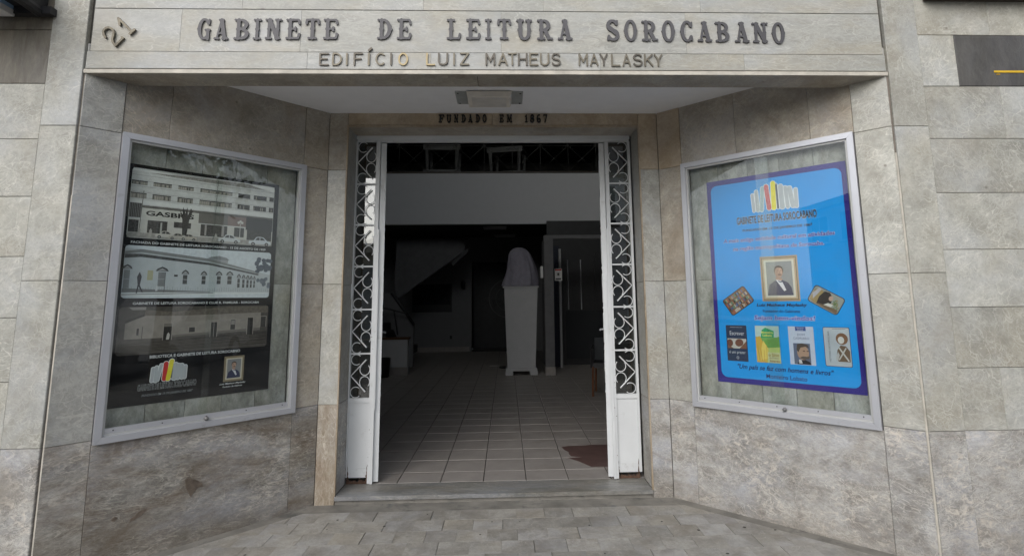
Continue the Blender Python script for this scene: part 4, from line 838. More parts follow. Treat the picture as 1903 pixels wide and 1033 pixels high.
# ------------------------------------------------------------------ steel door frame with scrollwork sidelights
YF = B+.265                                   # plane of the frame
dr = thing('entrance_door', 'white enamelled steel entrance with scrollwork sidelights and both leaves swung inwards', 'door', T((0, YF, 0)))
WH = MAT['white']
def bx(name, b, mt=WH, par=dr, bev=0):
    q = MB(); q.box(*b); return q.build(name, mt, par)
X0, X1 = DL+.002, DR-.016
bx('header', (X0, X1, -.012, .04, 2.789, ZD-.001)); bx('header', (X0+.004, X1-.004, -.004, .03, 2.765, 2.7885))
for s_, (a, b) in ((1, (X0, -1.0)), (-1, (.884, X1))):
    # outer post, inner stile with its astragal
    if s_ > 0: po, sti = (a, a+.010), (-1.036, -1.004)
    else: po, sti = (b-.018, b), (.884, .914)
    bx('post', (po[0], po[1], -.010, .035, ZT+.05, 2.7645)); bx('stile', (sti[0], sti[1], -.014, .035, ZT+.004, 2.7645))
    g0, g1 = (po[1], sti[0]) if s_ > 0 else (sti[1], po[0])
    bx('kick_panel', (g0+.0005, g1-.0005, .004, .022, .165, .655)); bx('kick_panel', (g0+.0005, g1-.0005, .002, .024, .098, .1645)); bx('kick_rail', (g0+.0005, g1-.0005, -.006, .03, .6555, .690))
    rr = random.Random(9 if s_ > 0 else 12); n = 26; q = MB()
    top = [(g0-.004+(g1-g0+.008)*i/n, .068+.030*rr.random()**2+(.028*rr.random() if i < 3 or i > n-3 else 0)) for i in range(n+1)]
    q.prism([(g0-.004, ZT+.001)]+top+[(g1+.004, ZT+.001)], .0005, .0016); q.build('rust_edge', MAT['rust'], dr)
    for xx, wd_ in ((g0+.002, .010), (g1-.004, -.012), (g0-.006, -.006)):
        pts = [(xx, .09)]+[(xx+wd_*(.3+.9*rr.random())*(1-k/9), .10+.012*k) for k in range(8)]+[(xx, .20)]
        q = MB(); q.prism(pts, -.0112, -.0102) if wd_ == -.006 else q.prism(pts, .0002, .0014); q.build('rust_patch', MAT['rust'], dr)
    q = MB(); q.box(g0+.0005, g1-.0005, .016, .020, .6905, 2.7645); q.build('pane', MAT['pane'], dr)
    # long astragal strip that laps the stile below mid height
    e = -1.006 if s_ > 0 else .888
    q = MB(); q.box(e-.012 if s_ < 0 else e-.006, e+.006 if s_ < 0 else e+.012, -.022, -.0145, ZT+.004, 2.02)
    q.box(e-.018 if s_ < 0 else e+.0125, e-.0125 if s_ < 0 else e+.018, -.020, -.0145, .60, 1.62); q.build('astragal', WH, dr)
    q = MB()
    for _ in range(26):
        xx = rr.choice([sti[0]+.002, sti[1]-.006, (sti[0]+sti[1])/2+.01*rr.uniform(-1, 1)]); zz = rr.uniform(.12, 2.7); a_ = rr.uniform(.0012, .004); b_ = rr.uniform(.002, .009)
        q.prism([(xx, zz), (xx+a_, zz+b_*.2), (xx+a_*.8, zz+b_), (xx-a_*.3, zz+b_*.7)], -.0151, -.0143)
    q.build('paint_chips', MAT['rust'], dr)['kind'] = 'stuff'
    # six scrollwork bays
    zs = [.690, 1.030, 1.376, 1.721, 2.062, 2.404, 2.764]
    for k in range(6):
        za, zb = zs[k], zs[k+1]; mid = (za+zb)/2; hh = (zb-za)/2
        if k: bx('glazing_bar', (g0+.0005, g1-.0005, -.004, .012, za-.006, za+.006))
        q = MB(); wd = g1-g0; X = (lambda u: g0+u*wd) if s_ > 0 else (lambda u: g1-u*wd)
        rx = .32*wd; yb_ = -.006
        def path(pts, r=.0036, r2=None): q.tube([(X(u), yb_, mid+v*hh) for u, v in pts], r, 6, r2=r2)
        for sg in (1, -1):
            path([(.04, 0), (.78, sg*.72)], .0036, .0058)
            # arc against the post
            path([(.30+.255*math.cos(R(a)), sg*(.735+.24*math.sin(R(a)))) for a in [-52-i*19 for i in range(15)]], .0034)
            # arc against the stile, meeting its mirror at mid height
            path([(.735+.25*math.cos(R(a)), sg*(.28+.255*math.sin(R(a)))) for a in [140+i*19 for i in range(15)]], .0034)
        q.build('scroll', WH, dr)
for k, z in enumerate((1.46,)):
    bx('hinge', (X0-.0, X0+.012, -.030, -.012, 1.46, 1.58)); bx('bolt', (X0+.0125, X0+.018, -.026, -.012, 1.49, 1.55))
def leaf(px, ang, sgn):
    root = link('door_leaf', None, dr, T((px, .01, 0)) @ Matrix.Rotation(R(ang), 4, 'Z'))   # local x runs inwards
    W_ = .90
    def b2(name, b, mt=WH): q = MB(); q.box(*b); return q.build(name, mt, root)
    b2('leaf_stile', (0, .045, -.022, .022, ZT+.012, 2.755)); b2('leaf_stile', (W_-.045, W_, -.022, .022, ZT+.012, 2.755))
    b2('leaf_rail', (.0455, W_-.0455, -.018, .018, 2.70, 2.755)); b2('leaf_rail', (.0455, W_-.0455, -.018, .018, ZT+.012, .12)); b2('leaf_rail', (.0455, W_-.0455, -.018, .018, .655, .70))
    b2('leaf_panel', (.0455, W_-.0455, -.006, .006, .1205, .6545)); b2('pane', (.0455, W_-.0455, -.002, .002, .7005, 2.6995), MAT['pane'])
    b2('leaf_bar', (.44, .47, -.012, .012, .7005, 2.6995))
    q = MB(); sd_ = -sgn*.024
    for k in range(6):
        za = .70+k*.3333; mid = za+.1667
        for cx0 in (.0455, .255, .47, .68):
            for sg in (1, -1):
                q.tube([(cx0+.01, sd_, mid), (cx0+.16, sd_, mid+sg*.12)], .004, 5)
                q.tube([(cx0+.14+.055*math.cos(R(a)), sd_, mid+sg*(.05+.045*math.sin(R(a)))) for a in range(140, 400, 26)], .0035, 5)
        q.box(.0455, W_-.0455, sd_-.003, sd_+.003, za-.005, za+.005)
    q.build('scroll', WH, root)
    q = MB(); q.box(W_-.05, W_-.01, -.026, .026, 1.05, 1.25)
    q.tube([(W_-.03, sgn*-.03, 1.15), (W_-.03, sgn*-.065, 1.15), (W_-.13, sgn*-.065, 1.15)], .008, 8); q.build('handle', MAT['alu'], root)
    return root
leaf(-.978, 103.5, 1); leaf(.858, 79.5, -1)

# ------------------------------------------------------------------ lobby behind the doorway (setting)
YB0 = YF+.002
q = MB(); q.box(-3.7, 2.9, B+.2685, 13.2, -.05, ZT-.006); lob = tag(q.build('lobby_floor', MAT['grout']), kind='structure')
TW = .3335; t0 = .1908; r0 = B+.5286
tiles = []
for j in range(-1, 32):
    y0 = r0+j*TW; y1 = y0+TW
    if j == -1: y0 = B+.272
    for i in range(-12, 9):
        x0 = t0+i*TW; x1 = x0+TW
        x0c, x1c = max(x0, -3.69), min(x1, 2.89)
        if x1c-x0c > .02: tiles.append((x0c+.003, x1c-.003, y0+.0025, min(y1, 13.18)-.0025))
cache_t = {}; stuff = MB()
def vis(t): return -1.7-.17*(t[2]-1.4) < t[0] < 1.3+.1*(t[2]-1.4)
tiles.sort(key=lambda t: (not vis(t), t[2]))
for n, (a, b, c, d) in enumerate(tiles):
    if n < 290:
        k = (round(b-a, 4), round(d-c, 4))
        if k not in cache_t:
            q = MB(); w_, h_ = b-a, d-c; q.add([(0, 0, 0), (w_, 0, 0), (w_, h_, 0), (0, h_, 0), (.002, .002, .006), (w_-.002, .002, .006), (w_-.002, h_-.002, .006), (.002, h_-.002, .006)], [(4, 5, 6, 7), (0, 1, 5, 4), (1, 2, 6, 5), (2, 3, 7, 6), (3, 0, 4, 7)])
            cache_t[k] = q.mesh('floor_tile', MAT['tile'])
        link('floor_tile', cache_t[k], lob, T((a, c, ZT-.006+random.uniform(-.0006, .0006))))
    else: stuff.box(a, b, c, d, ZT-.0065, ZT-.0005)
tag(stuff.build('floor_tile', MAT['tile'], lob), kind='stuff')
rb = random.Random(8); pts = [(1.3, 1.70), (.74, 1.70), (.71, 1.78), (.66, 1.86), (.60, 1.955), (.58, 1.975), (.70, 1.985), (.62, 2.02), (.60, 2.10), (.61, 2.16), (.575, 2.24), (.56, 2.33), (.63, 2.375), (.76, 2.37), (.86, 2.40), (1.3, 2.385)]
q = MB(); q.plan([(x+rb.uniform(-.006, .006), y) for x, y in pts][::-1], ZT+.0006, ZT+.0016); q.build('worn_patch', MAT['redpatch'], lob)['label'] = 'reddish brown ragged patch on the tiles'
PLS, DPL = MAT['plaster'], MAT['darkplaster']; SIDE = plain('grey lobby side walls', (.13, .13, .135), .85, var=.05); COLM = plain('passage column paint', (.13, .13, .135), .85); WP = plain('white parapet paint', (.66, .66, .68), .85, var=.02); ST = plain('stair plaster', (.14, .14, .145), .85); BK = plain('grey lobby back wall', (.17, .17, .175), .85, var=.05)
def struct(name, b, mt): q = MB(); q.box(*b); return tag(q.build(name, mt), kind='structure')
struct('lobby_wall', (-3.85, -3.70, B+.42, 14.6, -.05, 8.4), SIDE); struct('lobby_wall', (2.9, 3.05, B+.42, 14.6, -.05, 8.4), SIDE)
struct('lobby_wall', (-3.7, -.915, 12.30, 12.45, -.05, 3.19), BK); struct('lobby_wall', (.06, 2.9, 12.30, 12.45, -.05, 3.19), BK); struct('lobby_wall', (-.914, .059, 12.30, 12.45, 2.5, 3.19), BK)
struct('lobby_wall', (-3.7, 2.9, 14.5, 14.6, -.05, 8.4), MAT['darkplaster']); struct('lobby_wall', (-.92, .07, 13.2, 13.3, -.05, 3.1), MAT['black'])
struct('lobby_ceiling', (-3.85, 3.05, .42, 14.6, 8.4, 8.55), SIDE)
struct('lobby_ceiling', (-3.7, 2.9, 9.7, 14.5, 5.9, 6.0), DPL)  # low roof over the mezzanine, added to block steep window light
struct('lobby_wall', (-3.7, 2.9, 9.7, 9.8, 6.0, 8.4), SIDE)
mz = struct('mezzanine', (-3.7, 2.9, 9.62, 14.5, 3.19, 3.40), DPL)
q = MB(); q.box(-3.7, 2.9, 9.50, 9.619, 3.185, 4.385); q.build('parapet', WP, mz)
q = MB(); q.box(-3.7, 2.9, 9.49, 9.64, 4.3855, 4.43); q.build('coping', MAT['darkwood'], mz)
for i in range(8):
    q = MB(); q.box(-3.69+i*.34, -3.36+i*.34, 12.285, 12.299, ZT, ZT+.13); q.build('skirting_tile', MAT['tile'], lob)

def solid(name, label, cat, parts, mtx=None, group=None):
    t = thing(name, label, cat, mtx, group)
    for nm, mb_, mt in parts: mb_.build(nm, mt, t, None, nm in ('cloth',))
    return t
# tapering pedestal
def ring_box(z, w_, d): return [(-w_, -d, z), (w_, -d, z), (w_, d, z), (-w_, d, z)]
q = MB(); v = ring_box(.13, .262, .20)+ring_box(1.62, .318, .24); q.add(v, [(3, 2, 1, 0), (4, 5, 6, 7), (0, 1, 5, 4), (1, 2, 6, 5), (2, 3, 7, 6), (3, 0, 4, 7)])
c_ = MB(); c_.box(-.345, .345, -.26, .26, 1.621, 1.645); f_b = MB()
for sx in (-1, 1): f_b.box(*sorted((sx*.30, sx*.16)), -.225, .225, 0, .075)
f_c = MB(); f_c.box(-.29, .29, -.22, .22, .0755, .1295)
solid('pedestal', 'tall white tapering pedestal standing in the lobby under the draped bust', 'pedestal', [('shaft', q, MAT['plaster']), ('cap', c_, PLS), ('foot', f_b, PLS), ('plinth', f_c, PLS)], T((.322, 7.62, ZT)))
# bust under a dust sheet
rb = random.Random(2); rings = []; nn = 64
for z, a, b, amp in ((0, .32, .22, .11), (.08, .315, .21, .10), (.2, .295, .20, .08), (.36, .27, .19, .065), (.5, .245, .18, .05), (.60, .22, .17, .035), (.68, .175, .15, .025), (.735, .11, .10, .015), (.755, .04, .04, 0)):
    fw = lambda t: amp*(math.sin(9*t+z*3+2*math.sin(2*t))+.7*math.sin(17*t+1-z*4)+.35*math.sin(31*t+z*9))
    rings.append([(a*math.cos(t)*(1+fw(t))+.03*math.sin(z*6), b*math.sin(t)*(1+fw(t)), z+(.0 if z else .012*math.sin(5*t)+.012)) for t in [2*math.pi*k/nn for k in range(nn)]])
q = MB(); q.add([p for r in rings for p in r], [(i*nn+k, i*nn+(k+1) % nn, (i+1)*nn+(k+1) % nn, (i+1)*nn+k) for i in range(len(rings)-1) for k in range(nn)]+[tuple(range((len(rings)-1)*nn, len(rings)*nn))])
o = tag(q.build('draped_bust', MAT['cloth'], None, T((.322, 7.62, ZT+1.646)), True), 'bust hidden under a pale lilac dust sheet on top of the pedestal', 'statue')
# portal of the side passage
q = MB(); q.box(.772, .945, 7.34, 8.0, ZT, 2.59); h_ = MB(); h_.box(.772, 2.895, 7.34, 7.5, 2.591, 2.665); k_ = MB(); k_.box(.765, .952, 7.325, 8.01, ZT, .2)
solid('partition', 'white square column and beam framing the side passage right of the pedestal', 'column', [('column', q, COLM), ('beam', h_, COLM), ('skirting', k_, MAT['tile'])])
struct('passage_wall', (.955, 2.895, 9.0, 9.12, ZT, 3.18), MAT['black'])
q = MB(); q.box(.955, 1.18, 8.6, 8.64, ZT, 2.58); tag(q.build('dark_panel', ink((.03, .032, .045), .4, 60)), 'dark blue speckled panel beside the white column', 'panel')
s_ = thing('notice', 'small white notice with a red heading on the panel beside the column', 'sign', T((.985, 7.56, 1.80)))
q = MB(); q.box(0, .145, 0, .004, 0, .235); q.build('board', MAT['plastic'], s_); P = Print(); P.rc(.01, .135, .195, .225, (.4, .04, .04), 1); P.rc(.035, .11, .08, .17, (.45, .45, .45), 1); P.el(.072, .125, .02, .026, (.05, .05, .05), 2, 12); P.rc(.02, .125, .02, .05, (.12, .12, .13), 1); P.build('print', None, s_, T((0, .001, 0)))
q = MB(); q.box(1.16, 1.205, 8.45, 8.59, ZT, 2.5); tag(q.build('pipe_casing', MAT['plaster']), 'narrow grey pipe casing inside the side passage', 'casing')
gd = thing('glazed_door', 'dark glazed double door with bright metal pull bars in the side passage', 'door', T((0, 8.96, 0)))
for b in ((1.27, 1.33), (2.7, 2.76), (2.0, 2.04)): q = MB(); q.box(b[0], b[1], -.03, .02, ZT, 2.45); q.build('frame_post', MAT['black'], gd)
q = MB(); q.box(1.331, 2.699, -.0, .01, ZT, 2.45); q.build('leaf', MAT['black'], gd)
for xx in (1.395, 1.68): q = MB(); q.tube([(xx, -.06, 1.22), (xx, -.06, 2.3)], .012, 8); q.build('pull_bar', MAT['alu'], gd)
q = MB(); q.box(1.33, 2.7, -.035, -.001, .18, 1.20); q.build('lower_panel', ink((.03, .032, .035)), gd)
# chair with rounded metal frame
ch = thing('armchair', 'dark upholstered armchair on thin wooden legs just inside on the right', 'chair', T((1.30, 5.0, ZT)) @ Matrix.Rotation(R(-12), 4, 'Z'))
for (x, y) in ((-.02, .02), (.50, .02), (0, .5), (.48, .5)): q = MB(); q.tube([(x, y, 0), (x+.01, y, .42)], .014, 8); q.build('leg', ink((.14, .06, .03)), ch)
q = MB(); q.box(-.01, .5, .03, .5, .40, .47); q.build('seat', MAT['black'], ch); q = MB(); q.box(.0, .5, .45, .50, .471, .80); q.build('backrest', ink((.055, .06, .065)), ch)
for x in (-.03, .52): q = MB(); q.tube([(x, .02, .40), (x, .01, .60), (x, .05, .66), (x, .4, .68), (x, .5, .66)], .016, 8); q.build('armrest', MAT['black'], ch)
# ceiling lamps in the lobby
for k, (x, y) in enumerate(((-.22, 10.0), (.02, 11.6))):
    t = thing('ceiling_lamp', ('unlit fluorescent lamp under the mezzanine, the nearer one', 'unlit fluorescent lamp under the mezzanine, the farther one')[k], 'lamp', T((x, y, 3.189)), 'ceiling lamps under the mezzanine')
    q = MB(); q.box(-.28, .28, -.06, .06, -.05, 0); q.build('housing', PLS, t); q = MB(); q.box(-.26, .26, -.04, .04, -.066, -.0505); q.build('diffuser', MAT['plastic'], t)
# staircase with solid parapets
def K(L_, Y): k = (Y+3.1216)/(7.657+3.1216); return [(.0425+(x-.0425)*k, 1.44+(z-1.44)*k) for x, z in L_]
sc_ = thing('staircase', 'white plastered dogleg staircase with dark handrails on the left of the lobby', 'staircase')
Y1_, Y2_ = 8.9, 10.6
low = K([(-2.306, 1.612), (-2.165, 1.592), (-1.735, .98), (-1.75, .10), (-1.90, .20), (-2.05, .75), (-2.306, 1.30)], Y1_)
q = MB(); q.prism(low, Y1_, Y1_+.1); q.build('lower_parapet', BK, sc_)
up = K([(-2.10, 2.62), (-.86, 2.62), (-.76, 2.50), (-.765, 2.40), (-2.03, 1.50), (-2.12, 1.60)], Y2_); up = [(x, min(z, 3.18)) for x, z in up]
q = MB(); q.prism(up, Y2_, Y2_+.1); q.build('upper_parapet', ST, sc_)
dn = K([(-.765, 2.40), (-.70, 2.44), (-.71, 2.36), (-1.0, 2.10), (-1.02, 2.17)], Y2_); q = MB(); q.prism(dn, Y2_-.03, Y2_+.13); q.build('handrail', MAT['black'], sc_)
r1 = K([(-2.17, 1.60), (-1.72, .98)], Y1_); q = MB(); q.tube([(r1[0][0], Y1_-.03, r1[0][1]), (r1[1][0], Y1_-.03, r1[1][1])], .028, 8); q.build('handrail', MAT['black'], sc_)
r2 = K([(-2.31, 1.31), (-1.86, 1.20), (-1.73, 1.0)], Y1_-.2); q = MB(); q.tube([(p[0], Y1_-.2, p[1]) for p in r2], .018, 8); q.build('handrail', MAT['black'], sc_)
r3 = K([(-2.12, 1.27), (-2.04, .80)], Y1_-.2); q = MB(); q.tube([(p[0], Y1_-.2, p[1]) for p in r3], .015, 8); q.build('baluster', MAT['black'], sc_)
for i in range(7):
    q = MB(); q.box(-3.6, -2.35-i*.0, Y1_+.11+i*0, Y2_-.01, ZT+i*.175, ZT+.174+i*.175) if i == 0 else q.box(-3.6, -1.9-i*.22, Y1_+.11, Y2_-.01, ZT+i*.175+.001, ZT+.175+i*.175)
    q.build('step', MAT['darkplaster'], sc_)
q = MB(); q.box(-2.9, -1.845, 7.66, 7.82, ZT, .715); c_ = MB(); c_.box(-2.9, -1.825, 7.64, 7.84, .7155, .75); k_ = MB(); k_.box(-2.9, -1.838, 7.65, 7.8299, ZT, .19)
lw = thing('low_wall', 'low white wall with a brown wooden cap on the left of the lobby', 'wall'); q.build('wall', PLS, lw); c_.build('cap', ink((.10, .055, .03)), lw)
q = MB(); q.box(-2.9, -1.836, 7.648, 7.6595, ZT, .20); q.build('skirting', MAT['tile'], lw)
q = MB(); q.lathe([(.14, 0), (.165, .33), (.17, .34), (.15, .34), (.13, .02)], 20); tag(q.build('waste_bin', MAT['black'], None, T((-2.28, 7.42, ZT)), True), 'black waste bin in front of the low white wall', 'bin')
t = thing('wall_picture', 'wide dark framed picture on the back wall behind the stairs', 'picture', T((-2.55, 12.27, 1.13))); q = MB(); q.box(0, 1.09, 0, .025, 0, .77); q.build('picture_frame', MAT['black'], t); q = MB(); q.box(.04, 1.05, -.004, -.0005, .20, .73); q.build('canvas', ink((.02, .02, .022), .6, 5), t)
q = MB(); q.box(0, .06, 0, .02, 0, .09); tag(q.build('wall_socket', MAT['black'], None, T((-1.51, 12.279, .40))), 'small black socket low on the white back wall', 'socket')
q = MB(); q.lathe([(.03, 0), (.06, .05), (.055, .18), (.03, .22)], 12); tag(q.build('wall_sconce', MAT['black'], None, T((-1.15, 12.23, 1.75)), True), 'small dark wall lamp beside the dark doorway', 'lamp')
t = thing('floor_fan', 'floor fan with a large wire guard half behind the pedestal', 'fan', T((.08, 8.6, ZT)))
q = MB(); q.tube([(.40*math.cos(R(a)), 0, 1.42+.40*math.sin(R(a))) for a in range(0, 360, 15)], .008, 6, closed=True)
for r_k in (.12, .26): q.tube([(r_k*math.cos(R(a)), -.03, 1.42+r_k*math.sin(R(a))) for a in range(0, 360, 20)], .004, 5, closed=True)
q.build('guard', MAT['darkplaster'], t); q = MB(); q.lathe([(.2, 0), (.2, .02), (.02, .04), (.015, 1.4)], 16); q.build('stand', MAT['black'], t)
q = MB()
for k in range(4):
    a = R(90*k+20); q.add([(.03*math.cos(a), .0, 1.42+.03*math.sin(a)), (.34*math.cos(a-.3), -.02, 1.42+.34*math.sin(a-.3)), (.36*math.cos(a+.25), .03, 1.42+.36*math.sin(a+.25)), (.34*math.cos(a+.25), .033, 1.42+.34*math.sin(a+.25))], [(0, 1, 2), (0, 2, 3)])
q.build('blade', MAT['black'], t)
q = MB(); q.box(-.16, .05, 0, .09, 0, .004); tag(q.build('paper_sheet', MAT['plastic'], None, T((-.16, 8.9, ZT+.0006))), 'white sheet of paper lying on the lobby floor behind the pedestal', 'paper')
q = MB(); q.box(0, .05, 0, .03, 0, .22); tag(q.build('intercom', MAT['plastic'], None, T((.70, 7.37, 1.85))), 'small white intercom handset beside the white column', 'intercom')

# mezzanine grille and stacked plastic furniture
pass
gr = thing('mezzanine_railing', 'thin wrought iron railing with crosses and hearts along the mezzanine', 'railing', T((0, 9.56, 4.43)))
q = MB(); px = [-2.46+.666*i for i in range(8)]
gm_ = plain('grey painted iron', (.045, .045, .04), .5)
for i, x in enumerate(px):
    q = MB(); q.tube([(x, 0, 0), (x, 0, .95)], .007, 5)
    for a in (45, 135):
        q.tube([(x-.09*math.cos(R(a)), 0, .64-.09*math.sin(R(a))), (x+.09*math.cos(R(a)), 0, .64+.09*math.sin(R(a)))], .005, 5)
    for sg in (1, -1):
        q.tube([(x+sg*(.055+.05*math.cos(R(a))), 0, .10+.045*math.sin(R(a))) for a in range(-60, 200, 26)], .004, 5)
        q.tube([(x+sg*(.055+.05*math.cos(R(a))), 0, .72+.045*math.sin(R(a))) for a in range(-60, 200, 26)], .004, 5)
        q.tube([(x+sg*(.10+.05*math.cos(R(a))), 0, .60+.045*math.sin(R(a))) for a in range(100, 360, 26)], .004, 5)
    q.build('baluster', gm_, gr)
    if i < 7:
        q = MB(); x2 = px[i+1]; q.tube([(x, 0, .02), (x2, 0, .64)], .0045, 5); q.tube([(x, .01, .64), (x2, .01, .02)], .0045, 5); q.build('cross_bar', gm_, gr)
for z in (.64, .95): q = MB(); q.tube([(-3.6, .0, z), (2.8, .0, z)], .008, 6); q.build('rail', gm_, gr)
GP = plain('grey plastic', (.16, .16, .16), .5)
def plastic_table(x, y, z, rz, label):
    t = thing('plastic_table', label, 'table', T((x, y, z)) @ Matrix.Rotation(R(rz), 4, 'Z'), 'white plastic tables stored on the mezzanine')
    q = MB(); q.box(-.46, .46, -.42, .42, .60, .635); q.build('table_top', GP, t)
    for b in ((-.46, .46, -.421, -.39, .50, .55), (-.46, .46, -.421, -.39, .555, .599)): q = MB(); q.box(*b); q.build('apron', GP, t)
    for sx in (-1, 1):
        for sy in (-1, 1): q = MB(); q.tube([(sx*.36, sy*.36, 0), (sx*.38, sy*.38, .60)], .04, 8, r2=.05); q.build('leg', GP, t)
    return t
for (x, y, rz, z) in ((-1.55, 10.7, 0, 3.40), (.10, 10.9, -12, 3.40)):
    for k in range(3):
        plastic_table(x, y, z+.638*k, rz, (('lowest', 'middle', 'topmost')[k])+' white plastic table of the stack on the '+('left' if x < -1 else 'centre')+' of the mezzanine')

# ------------------------------------------------------------------ porch lamp
t = thing('porch_lamp', 'square white ceiling lamp on a metal plate above the doorway', 'lamp', T((-.073, .77, ZC)))
q = MB(); q.box(-.245, .245, -.125, .12, -.008, -.0005); q.build('mounting_plate', plain('zinc plate', (.40, .42, .42), .5, .3), t)
q = MB(); v = [(-.163, -.145, -.008), (.163, -.145, -.008), (.163, .085, -.008), (-.163, .085, -.008), (-.153, -.155, -.052), (.153, -.155, -.052), (.153, .068, -.052), (-.153, .068, -.052)]
q.add(v, [(3, 2, 1, 0), (4, 5, 6, 7), (0, 1, 5, 4), (1, 2, 6, 5), (2, 3, 7, 6), (3, 0, 4, 7)]); q.build('lamp_frame', plain('cream lamp frame', (.66, .62, .56), .5), t)
q = MB(); q.box(-.125, .125, -.13, .045, -.056, -.0525); q.build('diffuser', plain('frosted diffuser', (.55, .53, .50), .4), t)
for sx in (-.225, .225):
    for sy in (-.10, .10): q = MB(); q.lathe([(.006, -.012), (.006, -.0085)], 8); q.build('screw', MAT['black'], t, T((sx, sy, 0)))

# ------------------------------------------------------------------ awning box, ledge
t = thing('awning_box', 'black steel awning box projecting from the wall at the upper left', 'awning')
q = MB(); q.box(-5.2, -2.66, -.55, -.006, 3.16, 3.30); q.build('housing', MAT['black'], t); q = MB(); q.box(-5.2, -2.60, -.05, -.007, 3.115, 3.1595); q.build('wall_rail', MAT['black'], t)
for (x0, z0) in ((-2.675, 3.13),): q = MB(); q.tube([(x0, -.03, z0), (x0, -.5, z0+.04)], .03, 8); q.build('bracket', MAT['black'], t)
t = thing('wall_spotlight', 'small blue and white lamp fitting under the awning box at far left', 'lamp', T((-2.84, -.10, 3.10)))
q = MB(); q.box(-.05, .03, -.03, .06, .0, .035); q.build('holder', MAT['plastic'], t); q = MB(); q.box(-.045, .028, -.028, .055, .036, .12); q.build('housing', MAT['blue'], t)
q = MB(); q.box(2.66, 6.0, -.10, -.006, 3.262, 3.33); tag(q.build('timber_ledge', MAT['darkwood']), 'dark weathered timber ledge along the wall at the upper right', 'ledge')

# ------------------------------------------------------------------ the other side of the street (seen in the glass)
def facade(x0, x1, h, mt, label, nfl, nwin, name='terrace_building', y=-15.2):
    t = thing(name, label, 'building')
    q = MB(); q.box(x0+.02, x1-.02, y-8, y, -.1, h); q.build('wall', mt, t)
    q = MB(); q.box(x0, x1, y-.001, y+.35, h-.35, h); q.build('cornice', mt, t)
    wm = MAT['pane']; w_ = (x1-x0)/nwin
    for f in range(nfl):
        z = .3+f*3.1
        for i in range(nwin):
            a = x0+w_*(i+.22); b = x0+w_*(i+.78)
            if f == 0:
                q = MB()
                for k in range(14): q.box(a-.3, b+.3, y+.005, y+.03+.02*(k % 2), .05+k*.2, .24+k*.2)
                q.build('roller_shutter', MAT['plastic'] if i % 2 else plain('grey shutter', (.35, .37, .38)), t)
            else:
                q = MB(); q.box(a-.08, b+.08, y+.001, y+.06, z+.9, z+2.5); o = q.build('window', MAT['white'], t)
                q = MB(); q.box(a, (a+b)/2-.03, y+.061, y+.066, z+.98, z+2.42); q.box((a+b)/2+.03, b, y+.061, y+.066, z+.98, z+2.42); q.build('pane', ink((.04, .05, .06), rough=.1), o)
                q = MB(); q.box(a-.15, b+.15, y+.001, y+.2, z+.82, z+.899); q.build('sill', MAT['cement'], o)
    return t
cr = plain('cream street paint', (.58, .54, .46), .8, var=.08, vs=2); gy = plain('pale grey street paint', (.55, .56, .58), .8, var=.08, vs=2); bl2 = plain('blue street paint', (.12, .22, .42), .7)
facade(-26, -12, 6.6, gy, 'pale grey two storey shop building across the street at the left', 2, 5)
facade(-12, 2, 3.6, cr, 'low cream shop across the street opposite the doorway', 1, 5)
facade(2, 14, 6.6, gy, 'pale grey two storey building across the street right of the low shop', 2, 4)
facade(14, 34, 9.7, cr, 'cream three storey building across the street at the far right', 3, 7)
sg_ = thing('shop_sign', 'long blue shop sign board over the shutters across the street', 'sign', T((-12, -15.0, 2.95))); q = MB(); q.box(-8, 5, 0, .12, 0, .55); q.build('board', bl2, sg_)

def tree(x, y, h, label, seed):
    rt = random.Random(seed); t = thing('street_tree', label, 'tree', T((x, y, 0)), 'trees across the street')
    q = MB(); q.tube([(0, 0, -.1), (.05, .02, h*.3), (.0, .05, h*.55)], .16, 8, r2=.09)
    for k in range(7):
        a = rt.uniform(0, 6.28); q.tube([(0, .03, h*rt.uniform(.35, .5)), (math.cos(a)*h*.14, math.sin(a)*h*.14, h*.65), (math.cos(a)*h*.24, math.sin(a)*h*.24, h*rt.uniform(.75, .9))], .05, 5, r2=.015)
    q.build('trunk', plain('bark', (.10, .08, .06), .9, var=.3), t)
    q = MB(); q.noflip = True
    cl = [(rt.uniform(-1, 1)*h*.26, rt.uniform(-1, 1)*h*.26, h*rt.uniform(.55, .95)) for _ in range(26)]
    for (a, b, c) in cl:
        for _ in range(90):
            p = Vector((a, b, c))+Vector((rt.gauss(0, 1), rt.gauss(0, 1), rt.gauss(0, .8)))*h*.055; u = Vector((rt.uniform(-1, 1), rt.uniform(-1, 1), rt.uniform(-1, 1))).normalized()*.10; v = u.orthogonal().normalized()*.05
            q.add([p-u, p+v, p+u, p-v], [(0, 1, 2, 3)])
    q.build('crown', plain('leaves', (.055, .09, .03), .6, var=.4, vs=1.5), t)
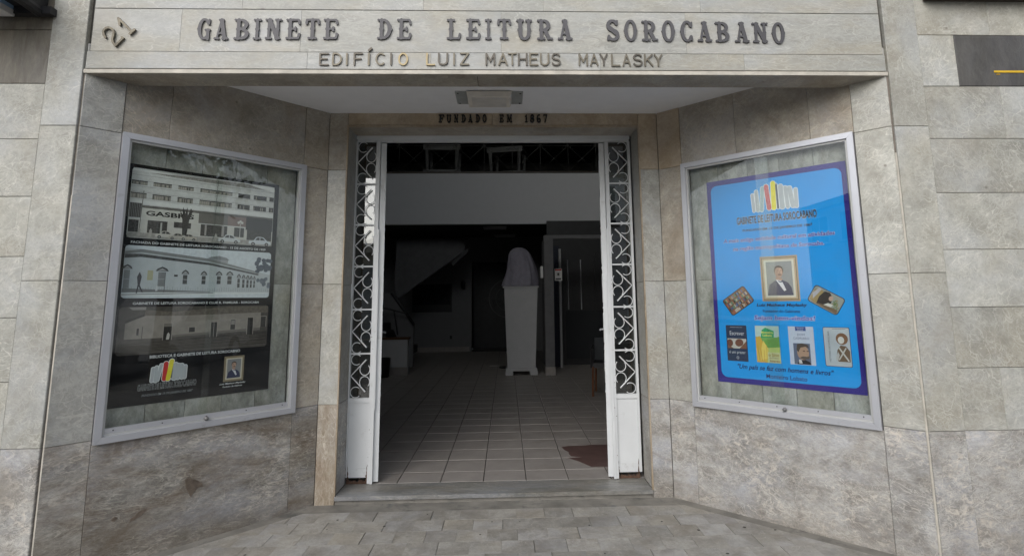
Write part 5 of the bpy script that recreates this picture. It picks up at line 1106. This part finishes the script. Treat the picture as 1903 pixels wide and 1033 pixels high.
tree(-8.5, -13.2, 6.0, 'leafy green street tree in front of the long blue shop sign', 1); tree(9.5, -13.0, 5.2, 'leafy green street tree in front of the grey building', 5); tree(5.6, -3.7, 7.5, 'leafy street tree added on the near pavement to shade the right wall', 9)  # the near pavement tree is added to block sky light from the right wall

def pickup(x, y, label):
    t = thing('parked_pickup', label, 'pickup truck', T((x, y, -.14)))     # nose towards -x
    pw = plain('white car paint', (.62, .62, .62), .25, var=.01, spec=.6)
    q = MB(); q.prism([(0, .45), (.0, .75), (.12, .98), (1.15, 1.12), (1.25, 1.12), (4.95, 1.12), (5.0, .5), (4.5, .42), (.4, .36)], -.88, .88); q.build('body', pw, t)
    q = MB(); q.prism([(1.2, 1.121), (1.95, 1.72), (3.1, 1.76), (3.35, 1.121)], -.78, .78); q.build('cab', pw, t)
    gl = ink((.015, .018, .02), rough=.08)
    for sy in (-1, 1):
        q = MB(); q.prism([(1.5, 1.16), (1.98, 1.64), (2.4, 1.67), (2.4, 1.16)], *sorted((sy*.781, sy*.79))); q.prism([(2.47, 1.16), (2.47, 1.67), (3.0, 1.68), (3.16, 1.16)], *sorted((sy*.781, sy*.79))); q.build('side_window', gl, t)
        q = MB(); q.prism([(.04, .78), (.12, .95), (.5, .99), (.42, .84)], *sorted((sy*.881, sy*.60))); q.build('headlight', MAT['plastic'], t)
        for wx in (.85, 4.0):
            q = MB(); q.lathe([(.2, 0), (.33, .0), (.36, .03), (.36, .2), (.33, .22), (.2, .22)], 24); o = q.build('wheel', MAT['black'], t, T((wx, sy*.79+(.11 if sy > 0 else -.11)*1, .36)) @ Matrix.Rotation(R(90 if sy > 0 else 90), 4, 'X') @ T((0, 0, -.11 if sy < 0 else 0)))
            q = MB(); q.lathe([(.03, -.012), (.2, -.01), (.21, .23), (.03, .235)], 16); q.build('rim', MAT['alu'], o)
    q = MB(); q.box(-.05, .15, -.7, .7, .40, .62); q.build('bumper', MAT['black'], t)
    return t
pickup(6.2, -5.1, 'white pickup truck parked at the kerb')
